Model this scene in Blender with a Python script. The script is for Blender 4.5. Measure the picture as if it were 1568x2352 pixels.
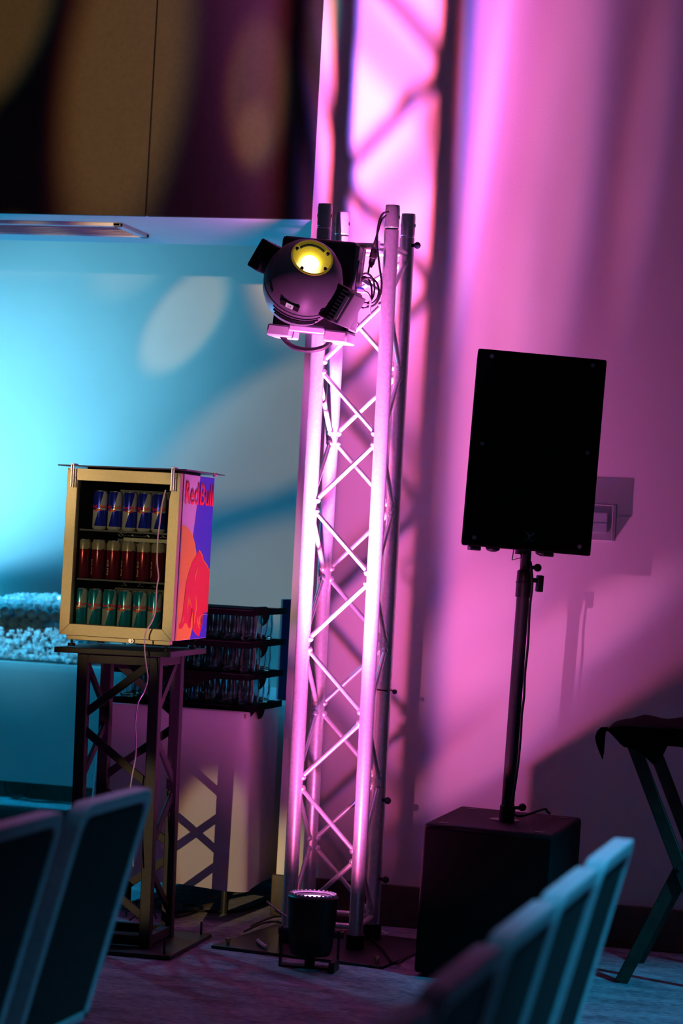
import bpy, bmesh, math, random
from mathutils import Vector, Matrix, Euler
random.seed(7)
R = math.radians
SC = bpy.context.scene
COL = SC.collection
for o in list(bpy.data.objects): bpy.data.objects.remove(o)

# ------------------------------------------------------------------ camera
YAW, ROLL, PITCH, FPX, CAMH = R(14.3), R(3.1), R(0.70), 5553.0, 1.4
f0 = Vector((-math.sin(YAW), math.cos(YAW), 0)); r0 = Vector((math.cos(YAW), math.sin(YAW), 0)); u0 = Vector((0, 0, 1))
FW = f0*math.cos(PITCH) + u0*math.sin(PITCH); U1 = -f0*math.sin(PITCH) + u0*math.cos(PITCH)
RT = r0*math.cos(ROLL) + U1*math.sin(ROLL); UP = -r0*math.sin(ROLL) + U1*math.cos(ROLL)
CAM = Vector((0, 0, CAMH))
cd = bpy.data.cameras.new('camera'); co = bpy.data.objects.new('camera', cd); COL.objects.link(co)
M = Matrix((RT, UP, -FW)).transposed().to_4x4(); M.translation = CAM
co.matrix_world = M
cd.sensor_fit = 'AUTO'; cd.sensor_width = 36.0; cd.lens = FPX*36/2352
cd.clip_start = 0.1; cd.clip_end = 60
cd.dof.use_dof = True; cd.dof.focus_distance = 8.15; cd.dof.aperture_fstop = 3.5
SC.camera = co
def at_y(px, py, Y):
    "measured point on the plane y = Y behind a pixel of the photograph"
    d = FW + RT*((px-784)/FPX) - UP*((py-1176)/FPX); return CAM + d*(Y/d.y)
def at_z(px, py, Z):
    d = FW + RT*((px-784)/FPX) - UP*((py-1176)/FPX); return CAM + d*((Z-CAMH)/d.z)

# ------------------------------------------------------------------ colour management / world
vs = SC.view_settings; vs.view_transform = 'Standard'; vs.look = 'None'; vs.gamma = 1; vs.exposure = 0.0
vs.use_curve_mapping = False
w = bpy.data.worlds.new('world'); SC.world = w; w.use_nodes = True
w.node_tree.nodes['Background'].inputs[0].default_value = (0.30, 0.42, 0.75, 1)
w.node_tree.nodes['Background'].inputs[1].default_value = 0.012

# ------------------------------------------------------------------ lights
def aim(o, loc, tgt):
    o.location = loc
    d = Vector(tgt) - Vector(loc); o.rotation_euler = d.to_track_quat('-Z', 'Y').to_euler()
def spot(name, loc, tgt, color, energy, cone, blend=1.0, radius=0.05):
    l = bpy.data.lights.new(name, 'SPOT'); l.color = color; l.energy = energy
    l.spot_size = R(cone); l.spot_blend = blend; l.shadow_soft_size = radius
    o = bpy.data.objects.new(name, l); COL.objects.link(o); aim(o, loc, tgt); return o
class NT:
    def __init__(s, nt): s.nt = nt
    def n(s, t, **k):
        x = s.nt.nodes.new(t)
        for a, b in k.items(): setattr(x, a, b)
        return x
    def l(s, a, b): s.nt.links.new(a, b)
    def m(s, op, a, b=None, c=None, clamp=False):
        x = s.n('ShaderNodeMath', operation=op); x.use_clamp = clamp
        for i, v in enumerate((a, b, c)):
            if v is None: continue
            if isinstance(v, (int, float)): x.inputs[i].default_value = v
            else: s.l(v, x.inputs[i])
        return x.outputs[0]
def light_uv(o, nt):
    t = NT(nt)
    tc = t.n('ShaderNodeTexCoord'); sp = t.n('ShaderNodeSeparateXYZ'); t.l(tc.outputs['Normal'], sp.inputs[0])
    z = t.m('ABSOLUTE', sp.outputs[2]); z = t.m('MAXIMUM', z, 1e-4)
    return t, t.m('DIVIDE', sp.outputs[0], z), t.m('DIVIDE', sp.outputs[1], z), z
def beam(name, loc, tgt, color, energy, lobes, radius):
    "a lamp whose lens gives several nested lobes: list of (weight, power of the cosine)"
    o = spot(name, loc, tgt, color, energy, 170, 0.3, radius)
    l = o.data; l.use_nodes = True; nt = l.node_tree; em = nt.nodes['Emission']
    t, u, v, z = light_uv(o, nt)
    s = None
    for wgt, n in lobes:
        k = t.m('MULTIPLY', t.m('POWER', z, n), wgt)
        s = k if s is None else t.m('ADD', s, k)
    t.l(s, em.inputs['Strength']); return o
def gobo(name, loc, tgt, color, energy, cone, blobs, radius=0.02, fringe=0.0, base=0.0):
    "a projector with a patterned gobo: blobs = (centre point, axis point, width ratio, softness, gain)"
    o = spot(name, loc, tgt, color, energy, cone, 0.15, radius)
    bpy.context.view_layer.update()
    inv = o.matrix_world.inverted()
    def uv(p):
        q = inv @ Vector(p); return q.x/-q.z, q.y/-q.z
    l = o.data; l.use_nodes = True; nt = l.node_tree; em = nt.nodes['Emission']
    t, u, v, z = light_uv(o, nt)
    chans = []
    for sh in (-fringe, 0, fringe):
        s = None
        for c, a, ratio, soft, gain in blobs:
            (u1, v1), (u2, v2) = uv(c), uv(a)
            L = math.hypot(u2-u1, v2-v1); cx, sx = (u2-u1)/L, (v2-v1)/L
            du = t.m('SUBTRACT', u, u1+sh); dv = t.m('SUBTRACT', v, v1)
            p = t.m('DIVIDE', t.m('ADD', t.m('MULTIPLY', du, cx), t.m('MULTIPLY', dv, sx)), L)
            q = t.m('DIVIDE', t.m('SUBTRACT', t.m('MULTIPLY', dv, cx), t.m('MULTIPLY', du, sx)), L*ratio)
            d = t.m('SQRT', t.m('ADD', t.m('MULTIPLY', p, p), t.m('MULTIPLY', q, q)))
            mr = t.n('ShaderNodeMapRange', interpolation_type='SMOOTHSTEP')
            t.l(d, mr.inputs[0]); mr.inputs[1].default_value = 1+soft; mr.inputs[2].default_value = max(0, 1-soft)
            mr.inputs[3].default_value = 0; mr.inputs[4].default_value = gain
            s = mr.outputs[0] if s is None else t.m('ADD', s, mr.outputs[0])
        chans.append(t.m('ADD', s, base))
    cb = t.n('ShaderNodeCombineColor')
    for i in range(3): t.l(chans[i], cb.inputs[i])
    t.l(cb.outputs[0], em.inputs['Color'])
    return o

# the flood lamp at the foot of the truss: red and blue emitters sit side by side in its face
PARC = Vector((-1.985, 7.690, 0.2435))
PT = PARC + Vector((-0.045, 0.26, 1.0))
PW = PARC + Vector((0.30, 0.25, 1.0))
SRC = PARC + Vector((.030, -.055, 0))
LOB = [(0.15, 8), (1.6, 34), (46.0, 130)]
LOW = [(1.0, 1.6)]
RED, BLU = (1.0, 0.12, 0.20), (0.22, 0.13, 1.0)
beam('flood_lamp_red', SRC + Vector((-0.011, 0.0, 0.0)), PT, RED, 150, LOB, 0.032)
beam('flood_lamp_blue', SRC + Vector((0.011, 0.006, 0.0)), PT + Vector((0.011, 0.006, 0)), BLU, 115, LOB, 0.032)
beam('flood_wide_red', SRC + Vector((-0.011, 0.0, 0.0)), PW, RED, 46, LOW, 0.034)
beam('flood_wide_blue', SRC + Vector((0.011, 0.006, 0.0)), PW, BLU, 25, LOW, 0.034)
PMID = PARC + Vector((0.06, 0.80, 1.0))
beam('flood_mid_red', SRC + Vector((-0.011, 0.0, 0.0)), PMID, RED, 78, [(1.0, 12)], 0.030)
beam('flood_mid_blue', SRC + Vector((0.011, 0.006, 0.0)), PMID, BLU, 48, [(1.0, 12)], 0.030)
spot('flood_side_spill', SRC, (-2.62, 7.98, 1.05), (1.0, 0.14, 0.85), 34, 74, 1.0, 0.03)
# added pink fill over the carpet and the chair tops, from no known lamp
spot('pink_floor_fill', (-1.0, 6.5, 4.4), (-1.05, 4.5, 0.5), (1.0, 0.24, 0.85), 170, 52, 1.0, 0.10)
# cyan wash on the far wall
spot('cyan_wash_lamp', (-5.9, 10.2, 0.95), (-4.9, 11.63, 1.9), (0.0, 0.43, 1.0), 115, 120, 1.0, 0.08)
spot('cyan_core_lamp', (-5.9, 10.2, 0.95), (-4.90, 11.63, 1.90), (0.22, 0.74, 1.0), 500, 54, 1.0, 0.08)
spot('cyan_floor_fill', (-5.2, 10.1, 2.45), (-3.4, 10.0, 0.0), (0.0, 0.50, 0.9), 330, 95, 1.0, 0.08)  # added fill for the floor under the tables, in place of wall spill
spot('cyan_corner_fill', (-5.6, 11.45, 1.7), (-4.4, 11.48, 0.0), (0.0, 0.52, 0.95), 170, 60, 1.0, 0.06)  # added behind the far table to brighten the floor; no known lamp there
spot('cyan_ice_fill', (-5.0, 8.9, 2.2), (-4.25, 10.6, 1.02), (0.25, 0.75, 1.0), 190, 24, 1.0, 0.04)  # invented front fill that brightens the ice and bottle ends
spot('cyan_up_lamp', (-4.6, 10.1, 0.95), (-3.2, 9.1, 2.6), (0.0, 0.50, 0.95), 120, 90, 1.0, 0.06)
# cyan wash over the rows of chairs and the floor at the right
spot('cyan_house_lamp', (1.3, 3.6, 4.4), (-0.15, 4.35, 0.4), (0.03, 0.55, 1.0), 1200, 42, 1.0, 0.10)
spot('cyan_side_lamp', (1.4, 6.3, 2.6), (-0.70, 7.55, 0.0), (0.0, 0.50, 0.9), 480, 28, 0.8, 0.05)
# warm pattern projectors
def Wf(x, y): return at_y(x, y, 11.63)
def Wp(x, y): return at_y(x, y, 8.66)
def Wc(x, y): return at_y(x, y, 8.45)
GL = Vector((-3.1, -2.6, 2.0))
gobo('warm_projector', GL, Wf(430, 900), (1.0, 0.70, 0.38), 1900, 34, [
    (Wf(425, 738), Wf(510, 628), 0.50, 0.22, 1.15),
    (Wf(700, 955), Wf(1040, 775), 0.34, 0.25, 0.85),
    (Wf(640, 1320), Wf(900, 1250), 0.42, 0.35, 0.80),
    (Wf(300, 610), Wf(380, 560), 0.6, 0.5, 0.5),
    (Wf(60, 585), Wf(260, 590), 0.20, 0.6, 0.45),
    (at_y(270, 1270, 7.6), at_y(270, 1000, 7.6), 0.72, 0.20, 0.82),
    (Wc(500, 1960), Wc(500, 1780), 0.62, 0.18, 0.8),
    (at_y(60, 1425, 10.6), at_y(170, 1425, 10.6), 0.35, 0.5, 0.35),
    (Wp(665, 2010), Wp(668, 1870), 0.32, 0.35, 0.9),
    ], 0.02, 0.0008)
gobo('amber_projector', (-3.0, -2.0, 2.2), Wp(330, 250), (1.0, 0.56, 0.22), 11000, 30, [
    (Wp(285, 170), Wp(225, 560), 0.36, 0.35, 0.75),
    (Wp(-10, 60), Wp(80, -130), 0.50, 0.35, 0.55),
    (Wp(585, 215), Wp(578, 385), 0.42, 0.30, 0.42),
    (Wp(580, 305), Wp(578, 375), 0.55, 0.45, 0.5),
    (Wp(735, 40), Wp(745, -120), 0.2, 0.50, 0.3),
    ], 0.02, 0.0012)

gobo('rose_streak_fill', (-2.2, -2.4, 2.1), Wp(1230, 900), (1.0, 0.24, 0.66), 3600, 30, [  # invented light pattern standing in for streaks cast through the truss
    (Wp(1105, 330), Wp(1165, -60), 0.055, 0.55, 0.9),
    (Wp(1058, 240), Wp(1068, -60), 0.035, 0.6, 0.6),
    (Wp(1270, 420), Wp(1345, -160), 0.14, 0.5, 0.45),
    (Wp(1110, 900), Wp(1160, 560), 0.22, 0.6, 0.5),
    (Wp(1480, 320), Wp(1530, -40), 0.12, 0.6, 0.18),
    (Wp(1290, 1480), Wp(1520, 1330), 0.26, 0.5, 0.40),
    (Wp(1090, 1450), Wp(1190, 1290), 0.45, 0.5, 0.45),
    (Wp(1120, 1720), Wp(1290, 1590), 0.26, 0.4, 0.35),
    ], 0.02, 0.0010)

# ------------------------------------------------------------------ materials
def mat(name, col, rough=0.6, metal=0.0, spec=0.5, noise=None, bump=None, emit=None, trans=0, ior=1.45, alpha=1, coat=0, sheen=0):
    m = bpy.data.materials.new(name); m.use_nodes = True; nt = m.node_tree; t = NT(nt)
    b = nt.nodes['Principled BSDF']
    b.inputs['Base Color'].default_value = (*col, 1); b.inputs['Roughness'].default_value = rough
    b.inputs['Metallic'].default_value = metal; b.inputs['Specular IOR Level'].default_value = spec
    b.inputs['Transmission Weight'].default_value = trans; b.inputs['IOR'].default_value = ior
    b.inputs['Alpha'].default_value = alpha; b.inputs['Coat Weight'].default_value = coat
    b.inputs['Sheen Weight'].default_value = sheen
    tc = t.n('ShaderNodeTexCoord')
    if noise:   # (scale, amount)
        nz = t.n('ShaderNodeTexNoise'); nz.inputs['Scale'].default_value = noise[0]; nz.inputs['Detail'].default_value = 6
        t.l(tc.outputs['Object'], nz.inputs['Vector'])
        cr = t.n('ShaderNodeValToRGB'); a = noise[1]
        cr.color_ramp.elements[0].position = .3; cr.color_ramp.elements[1].position = .7
        cr.color_ramp.elements[0].color = (*[c*(1-a) for c in col], 1); cr.color_ramp.elements[1].color = (*[min(1, c*(1+a)) for c in col], 1)
        t.l(nz.outputs[0], cr.inputs[0]); t.l(cr.outputs[0], b.inputs['Base Color'])
    if bump:
        nz = t.n('ShaderNodeTexNoise'); nz.inputs['Scale'].default_value = bump[0]; nz.inputs['Detail'].default_value = 4
        t.l(tc.outputs['Object'], nz.inputs['Vector'])
        bp = t.n('ShaderNodeBump'); bp.inputs['Strength'].default_value = bump[1]; bp.inputs['Distance'].default_value = 0.002
        t.l(nz.outputs[0], bp.inputs['Height']); t.l(bp.outputs[0], b.inputs['Normal'])
    if emit:
        b.inputs['Emission Color'].default_value = (*emit[0], 1); b.inputs['Emission Strength'].default_value = emit[1]
    return m
W_PAINT = mat('wall_paint', (.74, .72, .70), .85, noise=(3, .03), bump=(160, .25))
W_FAR = mat('far_wall_paint', (.62, .62, .60), .85, noise=(3, .03), bump=(160, .25))
CEIL = mat('ceiling_paint', (.6, .6, .6), .9, noise=(4, .03))
SOFFIT = mat('soffit_paint', (.46, .56, .58), .8, noise=(4, .03))
BROWN = mat('brown_fabric_panel', (.025, .022, .017), .9, noise=(60, .12), bump=(400, .3))
BASEB = mat('dark_wood_baseboard', (.055, .040, .030), .5, noise=(20, .25))
ALU = mat('brushed_aluminium', (.80, .80, .82), .36, .62, noise=(90, .10), bump=(70, .12))
ALU2 = mat('aluminium_rod', (.84, .84, .86), .36, .55, noise=(60, .08))
BLACKM = mat('black_powder_coat', (.020, .018, .020), .55, noise=(80, .2), bump=(300, .2))
STEELB = mat('black_steel_plate', (.022, .018, .020), .38, noise=(12, .3))
BLK = mat('black_plastic', (.014, .014, .015), .42, spec=.3, noise=(60, .15))
BLKRUB = mat('black_rubber', (.012, .012, .013), .6, noise=(60, .15))
GRILLE = mat('black_grille_cloth', (.004, .004, .004), .95, spec=.1, noise=(400, .4), bump=(500, .4))
CARPETPLY = mat('black_painted_plywood', (.008, .007, .008), .75, spec=.25, noise=(200, .3), bump=(350, .5))
GREYPL = mat('grey_plastic_shell', (.22, .21, .23), .42, noise=(40, .06), bump=(300, .05))
DKGREY = mat('dark_grey_plastic', (.030, .028, .031), .45, noise=(40, .1))
SILVPL = mat('silver_plastic', (.55, .54, .56), .4, noise=(40, .05))
WHITEPL = mat('white_plastic', (.8, .8, .82), .4, noise=(40, .03))
CHAMP = mat('champagne_metal', (.60, .51, .29), .45, .25, noise=(120, .05))
FRSIDE = mat('fridge_silver_print', (.78, .74, .80), .4, noise=(60, .03))
P_BLUE = mat('blue_print', (.035, .035, .62), .4, noise=(60, .03))
P_YEL = mat('yellow_print', (1.0, .55, .03), .4, noise=(60, .03))
P_RED = mat('red_print', (.85, .01, .03), .4, noise=(60, .03))
FRIN = mat('fridge_liner', (.020, .022, .024), .5, noise=(60, .1))
def thin(name, tint, gloss, dens):
    m = bpy.data.materials.new(name); m.use_nodes = True; nt = m.node_tree; t = NT(nt); out = nt.nodes['Material Output']
    tr = t.n('ShaderNodeBsdfTransparent'); tr.inputs[0].default_value = (*tint, 1)
    gl = t.n('ShaderNodeBsdfGlossy'); gl.inputs['Roughness'].default_value = .04
    fr = t.n('ShaderNodeFresnel'); fr.inputs[0].default_value = 1.5
    nz = t.n('ShaderNodeTexNoise'); nz.inputs['Scale'].default_value = 30
    f = t.m('ADD', t.m('MULTIPLY', fr.outputs[0], gloss), t.m('MULTIPLY', nz.outputs[0], dens), clamp=True)
    mx = t.n('ShaderNodeMixShader'); t.l(f, mx.inputs[0]); t.l(tr.outputs[0], mx.inputs[1]); t.l(gl.outputs[0], mx.inputs[2]); t.l(mx.outputs[0], out.inputs[0])
    return m
CLEAR = thin('clear_acrylic', (.88, .95, .97), 1.6, .12)
GUARD = thin('guard_acrylic', (.93, .96, .97), .5, .0)
DOORGL = thin('door_glass', (.85, .88, .88), .8, .0)
GLASS = mat('drinking_glass', (.92, .95, .97), .02, trans=1, ior=1.45)
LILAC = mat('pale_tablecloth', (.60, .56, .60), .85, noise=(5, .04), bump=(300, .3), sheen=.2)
CYCLOTH = mat('grey_tablecloth', (.20, .24, .25), .85, noise=(5, .05), bump=(300, .3), sheen=.2)
BLKCLOTH = mat('black_napkin_cloth', (.006, .005, .006), .95, noise=(40, .3), spec=.05)
WOODDK = mat('dark_stained_wood', (.035, .022, .014), .5, noise=(25, .35))
NAVY = mat('navy_card', (.012, .016, .11), .6, noise=(30, .1))
CHFR = mat('chair_border_fabric', (.34, .36, .38), .8, noise=(60, .12), spec=.3)
CHIN = mat('chair_panel_fabric', (.008, .016, .014), .85, noise=(50, .25), spec=.2)
CHLEG = mat('chair_frame_metal', (.05, .05, .05), .4, .5, noise=(50, .1))
BOTTLE = mat('dark_glass_bottle', (.22, .50, .56), .22, spec=.8, noise=(30, .2))
BRASS = mat('brass_bolt', (.6, .42, .18), .35, .9, noise=(60, .1))
YELREF = mat('amber_lamp_cone', (.85, .62, .05), .35, .15, noise=(60, .05), emit=((1.0, .72, .05), .10))
LAMPON = mat('lamp_lens_lit', (1, 1, .9), .2, emit=((1.0, .93, .62), 9), noise=(60, .01))
PARON = mat('flood_lens_lit', (1, .8, 1), .2, emit=((1.0, .30, .95), 14), noise=(60, .01))
SCREEN = mat('display_label', (.75, .70, .74), .5, emit=((1, .75, .9), .25), noise=(60, .02))
BLUECON = mat('blue_connector_plastic', (.05, .06, .6), .4, noise=(60, .05))
PINKCORD = mat('clear_vinyl_cord', (.62, .50, .56), .25, spec=.8, noise=(60, .1))
TABLEWD = mat('table_plywood', (.30, .22, .15), .6, noise=(20, .2))
CARDB = mat('pale_card', (.55, .50, .36), .6, noise=(30, .05))
def ice_mat():
    m = bpy.data.materials.new('clear_ice'); m.use_nodes = True; nt = m.node_tree; t = NT(nt)
    b = nt.nodes['Principled BSDF']; out = nt.nodes['Material Output']
    b.inputs['Base Color'].default_value = (.85, .93, .96, 1); b.inputs['Roughness'].default_value = .12
    b.inputs['Specular IOR Level'].default_value = .9
    nz = t.n('ShaderNodeTexNoise'); nz.inputs['Scale'].default_value = 60
    tr = t.n('ShaderNodeBsdfTranslucent'); tr.inputs[0].default_value = (.85, .93, .96, 1)
    mx = t.n('ShaderNodeMixShader'); t.l(nz.outputs[0], mx.inputs[0]); t.l(b.outputs[0], mx.inputs[1]); t.l(tr.outputs[0], mx.inputs[2])
    tp = t.n('ShaderNodeBsdfTransparent'); m2 = t.n('ShaderNodeMixShader'); m2.inputs[0].default_value = .15
    t.l(mx.outputs[0], m2.inputs[1]); t.l(tp.outputs[0], m2.inputs[2]); t.l(m2.outputs[0], out.inputs[0])
    return m
ICE = ice_mat()
def carpet_mat():
    m = bpy.data.materials.new('patterned_carpet'); m.use_nodes = True; nt = m.node_tree; t = NT(nt)
    b = nt.nodes['Principled BSDF']; b.inputs['Roughness'].default_value = .95; b.inputs['Sheen Weight'].default_value = .2
    tc = t.n('ShaderNodeTexCoord')
    mp = t.n('ShaderNodeMapping'); mp.inputs['Scale'].default_value = (1, 2.6, 1); mp.inputs['Rotation'].default_value = (0, 0, .35); t.l(tc.outputs['Object'], mp.inputs[0])
    n1 = t.n('ShaderNodeTexNoise'); n1.inputs['Scale'].default_value = 34; n1.inputs['Detail'].default_value = 7; n1.inputs['Roughness'].default_value = .75; t.l(mp.outputs[0], n1.inputs[0])
    n2 = t.n('ShaderNodeTexNoise'); n2.inputs['Scale'].default_value = 5; n2.inputs['Detail'].default_value = 4; t.l(mp.outputs[0], n2.inputs[0])
    s = t.m('ADD', t.m('MULTIPLY', n1.outputs[0], .7), t.m('MULTIPLY', n2.outputs[0], .3))
    cr = t.n('ShaderNodeValToRGB'); e = cr.color_ramp.elements
    e[0].position = .40; e[0].color = (.045, .045, .07, 1); e[1].position = .62; e[1].color = (.42, .42, .48, 1)
    t.l(s, cr.inputs[0]); t.l(cr.outputs[0], b.inputs['Base Color'])
    bp = t.n('ShaderNodeBump'); bp.inputs['Strength'].default_value = .5; bp.inputs['Distance'].default_value = .004
    t.l(n1.outputs[0], bp.inputs['Height']); t.l(bp.outputs[0], b.inputs['Normal'])
    return m
CARPET = carpet_mat()
def can_mat(name, ca, cb, mode):
    "printed can: two colours meeting on slanted lines round the can, or a colour under a pale shoulder"
    m = bpy.data.materials.new(name); m.use_nodes = True; nt = m.node_tree; t = NT(nt)
    b = nt.nodes['Principled BSDF']; b.inputs['Roughness'].default_value = .22; b.inputs['Metallic'].default_value = .5
    tc = t.n('ShaderNodeTexCoord'); sp = t.n('ShaderNodeSeparateXYZ'); t.l(tc.outputs['Object'], sp.inputs[0])
    ang = t.m('ARCTAN2', sp.outputs[0], t.m('MULTIPLY', sp.outputs[1], -1))
    z = sp.outputs[2]
    if mode == 'quad':
        up = t.m('GREATER_THAN', z, .066)
        line = t.m('GREATER_THAN', t.m('ADD', ang, -0.10), t.m('MULTIPLY', t.m('SUBTRACT', z, .066), 11.0))
        fac = t.m('ABSOLUTE', t.m('SUBTRACT', up, line))
        band = t.m('LESS_THAN', z, .012)
        fac = t.m('MULTIPLY', fac, t.m('SUBTRACT', 1, band))
    else:
        nz = t.n('ShaderNodeTexNoise'); nz.inputs['Scale'].default_value = 40; t.l(tc.outputs['Object'], nz.inputs[0])
        zz = t.m('ADD', z, t.m('MULTIPLY', nz.outputs[0], .02))
        fac = t.m('LESS_THAN', zz, .108)
    mx = t.n('ShaderNodeMix', data_type='RGBA'); t.l(fac, mx.inputs[0])
    mx.inputs[6].default_value = (*cb, 1); mx.inputs[7].default_value = (*ca, 1)
    t.l(mx.outputs[2], b.inputs['Base Color']); return m
CAN_B = can_mat('blue_silver_can', (.015, .03, .55), (.80, .78, .72), 'quad')
CAN_R = can_mat('red_can', (.17, .010, .022), (.50, .44, .30), 'top')
CAN_G = can_mat('teal_can', (.01, .28, .38), (.60, .68, .62), 'quad')
CANLID = mat('can_lid_metal', (.75, .72, .62), .25, .95, noise=(60, .05))

# ------------------------------------------------------------------ mesh helpers
class MB:
    def __init__(s): s.bm = bmesh.new()
    def box(s, c, d, rot=None):
        m = Matrix.Translation(c) @ (rot.to_4x4() if rot else Matrix()) @ Matrix.Diagonal((*d, 1))
        bmesh.ops.create_cube(s.bm, size=1, matrix=m); return s
    def cyl(s, a, b, r, r2=None, seg=20):
        a, b = Vector(a), Vector(b); v = b-a
        m = Matrix.Translation((a+b)/2) @ v.to_track_quat('Z', 'Y').to_matrix().to_4x4()
        bmesh.ops.create_cone(s.bm, cap_ends=True, segments=seg, radius1=r, radius2=r if r2 is None else r2, depth=v.length, matrix=m); return s
    def sph(s, c, r, sc=(1, 1, 1), seg=20):
        bmesh.ops.create_uvsphere(s.bm, u_segments=seg, v_segments=seg//2, radius=r, matrix=Matrix.Translation(c) @ Matrix.Diagonal((*sc, 1))); return s
    def lathe(s, prof, M=None, seg=32, close=False):
        M = M or Matrix(); rings = []
        for r, z in prof:
            if r < 1e-6: rings.append([s.bm.verts.new(M @ Vector((0, 0, z)))])
            else: rings.append([s.bm.verts.new(M @ Vector((r*math.cos(2*math.pi*i/seg), r*math.sin(2*math.pi*i/seg), z))) for i in range(seg)])
        prs = list(zip(rings, rings[1:])) + ([(rings[-1], rings[0])] if close else [])
        for A, B in prs:
            for i in range(seg):
                j = (i+1) % seg
                if len(A) == 1 and len(B) == 1: break
                if len(A) == 1: s.bm.faces.new((A[0], B[j], B[i]))
                elif len(B) == 1: s.bm.faces.new((A[i], A[j], B[0]))
                else: s.bm.faces.new((A[i], A[j], B[j], B[i]))
        return s
    def path(s, pts, r, seg=8, smooth=6):
        P = [Vector(p) for p in pts]
        if smooth > 1 and len(P) > 2:
            Q = []
            for i in range(len(P)-1):
                a, b, c, d = P[max(i-1, 0)], P[i], P[i+1], P[min(i+2, len(P)-1)]
                for k in range(smooth):
                    t = k/smooth
                    Q.append(.5*((2*b)+(c-a)*t+(2*a-5*b+4*c-d)*t*t+(3*b-a-3*c+d)*t**3))
            Q.append(P[-1]); P = Q
        prev = None; n = None; first = None
        for i, p in enumerate(P):
            tg = (P[min(i+1, len(P)-1)]-P[max(i-1, 0)]).normalized()
            if n is None: n = tg.orthogonal().normalized()
            n = (n - tg*n.dot(tg)).normalized(); b = tg.cross(n)
            ring = [s.bm.verts.new(p + (n*math.cos(2*math.pi*k/seg)+b*math.sin(2*math.pi*k/seg))*r) for k in range(seg)]
            if prev:
                for k in range(seg): s.bm.faces.new((prev[k], prev[(k+1) % seg], ring[(k+1) % seg], ring[k]))
            else: first = ring
            prev = ring
        s.bm.faces.new(first[::-1]); s.bm.faces.new(prev); return s
    def prism(s, poly, th, M=None):
        "outline in local xz, thickness along +y"
        M = M or Matrix()
        a = [s.bm.verts.new(M @ Vector((x, 0, z))) for x, z in poly]; b = [s.bm.verts.new(M @ Vector((x, th, z))) for x, z in poly]
        n = len(poly)
        fa = s.bm.faces.new(a); fb = s.bm.faces.new(b[::-1])
        for i in range(n): s.bm.faces.new((a[i], b[i], b[(i+1) % n], a[(i+1) % n]))
        bmesh.ops.triangulate(s.bm, faces=[fa, fb], quad_method='BEAUTY', ngon_method='EAR_CLIP'); return s
    def grid(s, fn, nu, nv, cyc=False):
        V = [[s.bm.verts.new(fn(i/nu if cyc else i/(nu-1), j/(nv-1))) for i in range(nu)] for j in range(nv)]
        for j in range(nv-1):
            for i in range(nu if cyc else nu-1):
                k = (i+1) % nu; s.bm.faces.new((V[j][i], V[j][k], V[j+1][k], V[j+1][i]))
        return V
    def build(s, name, m, parent=None, bevel=0, smooth=True, angle=35, solid=0, subsurf=0):
        bmesh.ops.recalc_face_normals(s.bm, faces=s.bm.faces)
        me = bpy.data.meshes.new(name); s.bm.to_mesh(me); s.bm.free(); me.materials.append(m)
        if smooth:
            for p in me.polygons: p.use_smooth = True
            me.set_sharp_from_angle(angle=R(angle))
        o = bpy.data.objects.new(name, me); COL.objects.link(o)
        if parent: o.parent = parent
        if bevel:
            b = o.modifiers.new('b', 'BEVEL'); b.width = bevel; b.segments = 2; b.limit_method = 'ANGLE'; b.angle_limit = R(50)
        if subsurf:
            b = o.modifiers.new('s', 'SUBSURF'); b.levels = subsurf; b.render_levels = subsurf
        if solid:
            b = o.modifiers.new('t', 'SOLIDIFY'); b.thickness = solid
        return o
def tag(o, label, cat, group=None, kind=None):
    if label: o['label'] = label
    if cat: o['category'] = cat
    if group: o['group'] = group
    if kind: o['kind'] = kind
    return o
def thing(name, label, cat, loc=(0, 0, 0), rot=(0, 0, 0), group=None):
    o = bpy.data.objects.new(name, None); COL.objects.link(o); o.location = loc; o.rotation_euler = rot
    o.empty_display_size = .05
    return tag(o, label, cat, group)
def struct(o): o['kind'] = 'structure'; return o
def copy_tree(o, parent=None):
    c = o.copy(); COL.objects.link(c); c.parent = parent
    for ch in list(o.children): copy_tree(ch, c)
    return c
def text_bm(body, height, width=None, depth=.0006):
    "lettering as a mesh, centred, in local xz facing -y"
    cu = bpy.data.curves.new('t', 'FONT'); cu.body = body; cu.align_x = 'CENTER'; cu.align_y = 'CENTER'; cu.offset = .022; cu.resolution_u = 3
    ob = bpy.data.objects.new('t', cu); COL.objects.link(ob); bpy.context.view_layer.update()
    me = ob.to_mesh(); bm = bmesh.new(); bm.from_mesh(me); ob.to_mesh_clear()
    bpy.data.objects.remove(ob); bpy.data.curves.remove(cu)
    xs = [v.co.x for v in bm.verts]; ys = [v.co.y for v in bm.verts]
    W, H = max(xs)-min(xs), max(ys)-min(ys); cx, cy = (max(xs)+min(xs))/2, (max(ys)+min(ys))/2
    kh = height/H; kw = kh if width is None else width/W
    for v in bm.verts: v.co = Vector(((v.co.x-cx)*kw, 0, (v.co.y-cy)*kh))
    return bm
def addbm(mb, bm, fn):
    for v in bm.verts: v.co = fn(v.co)
    me = bpy.data.meshes.new('tmp'); bm.to_mesh(me); bm.free(); mb.bm.from_mesh(me); bpy.data.meshes.remove(me)

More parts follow.
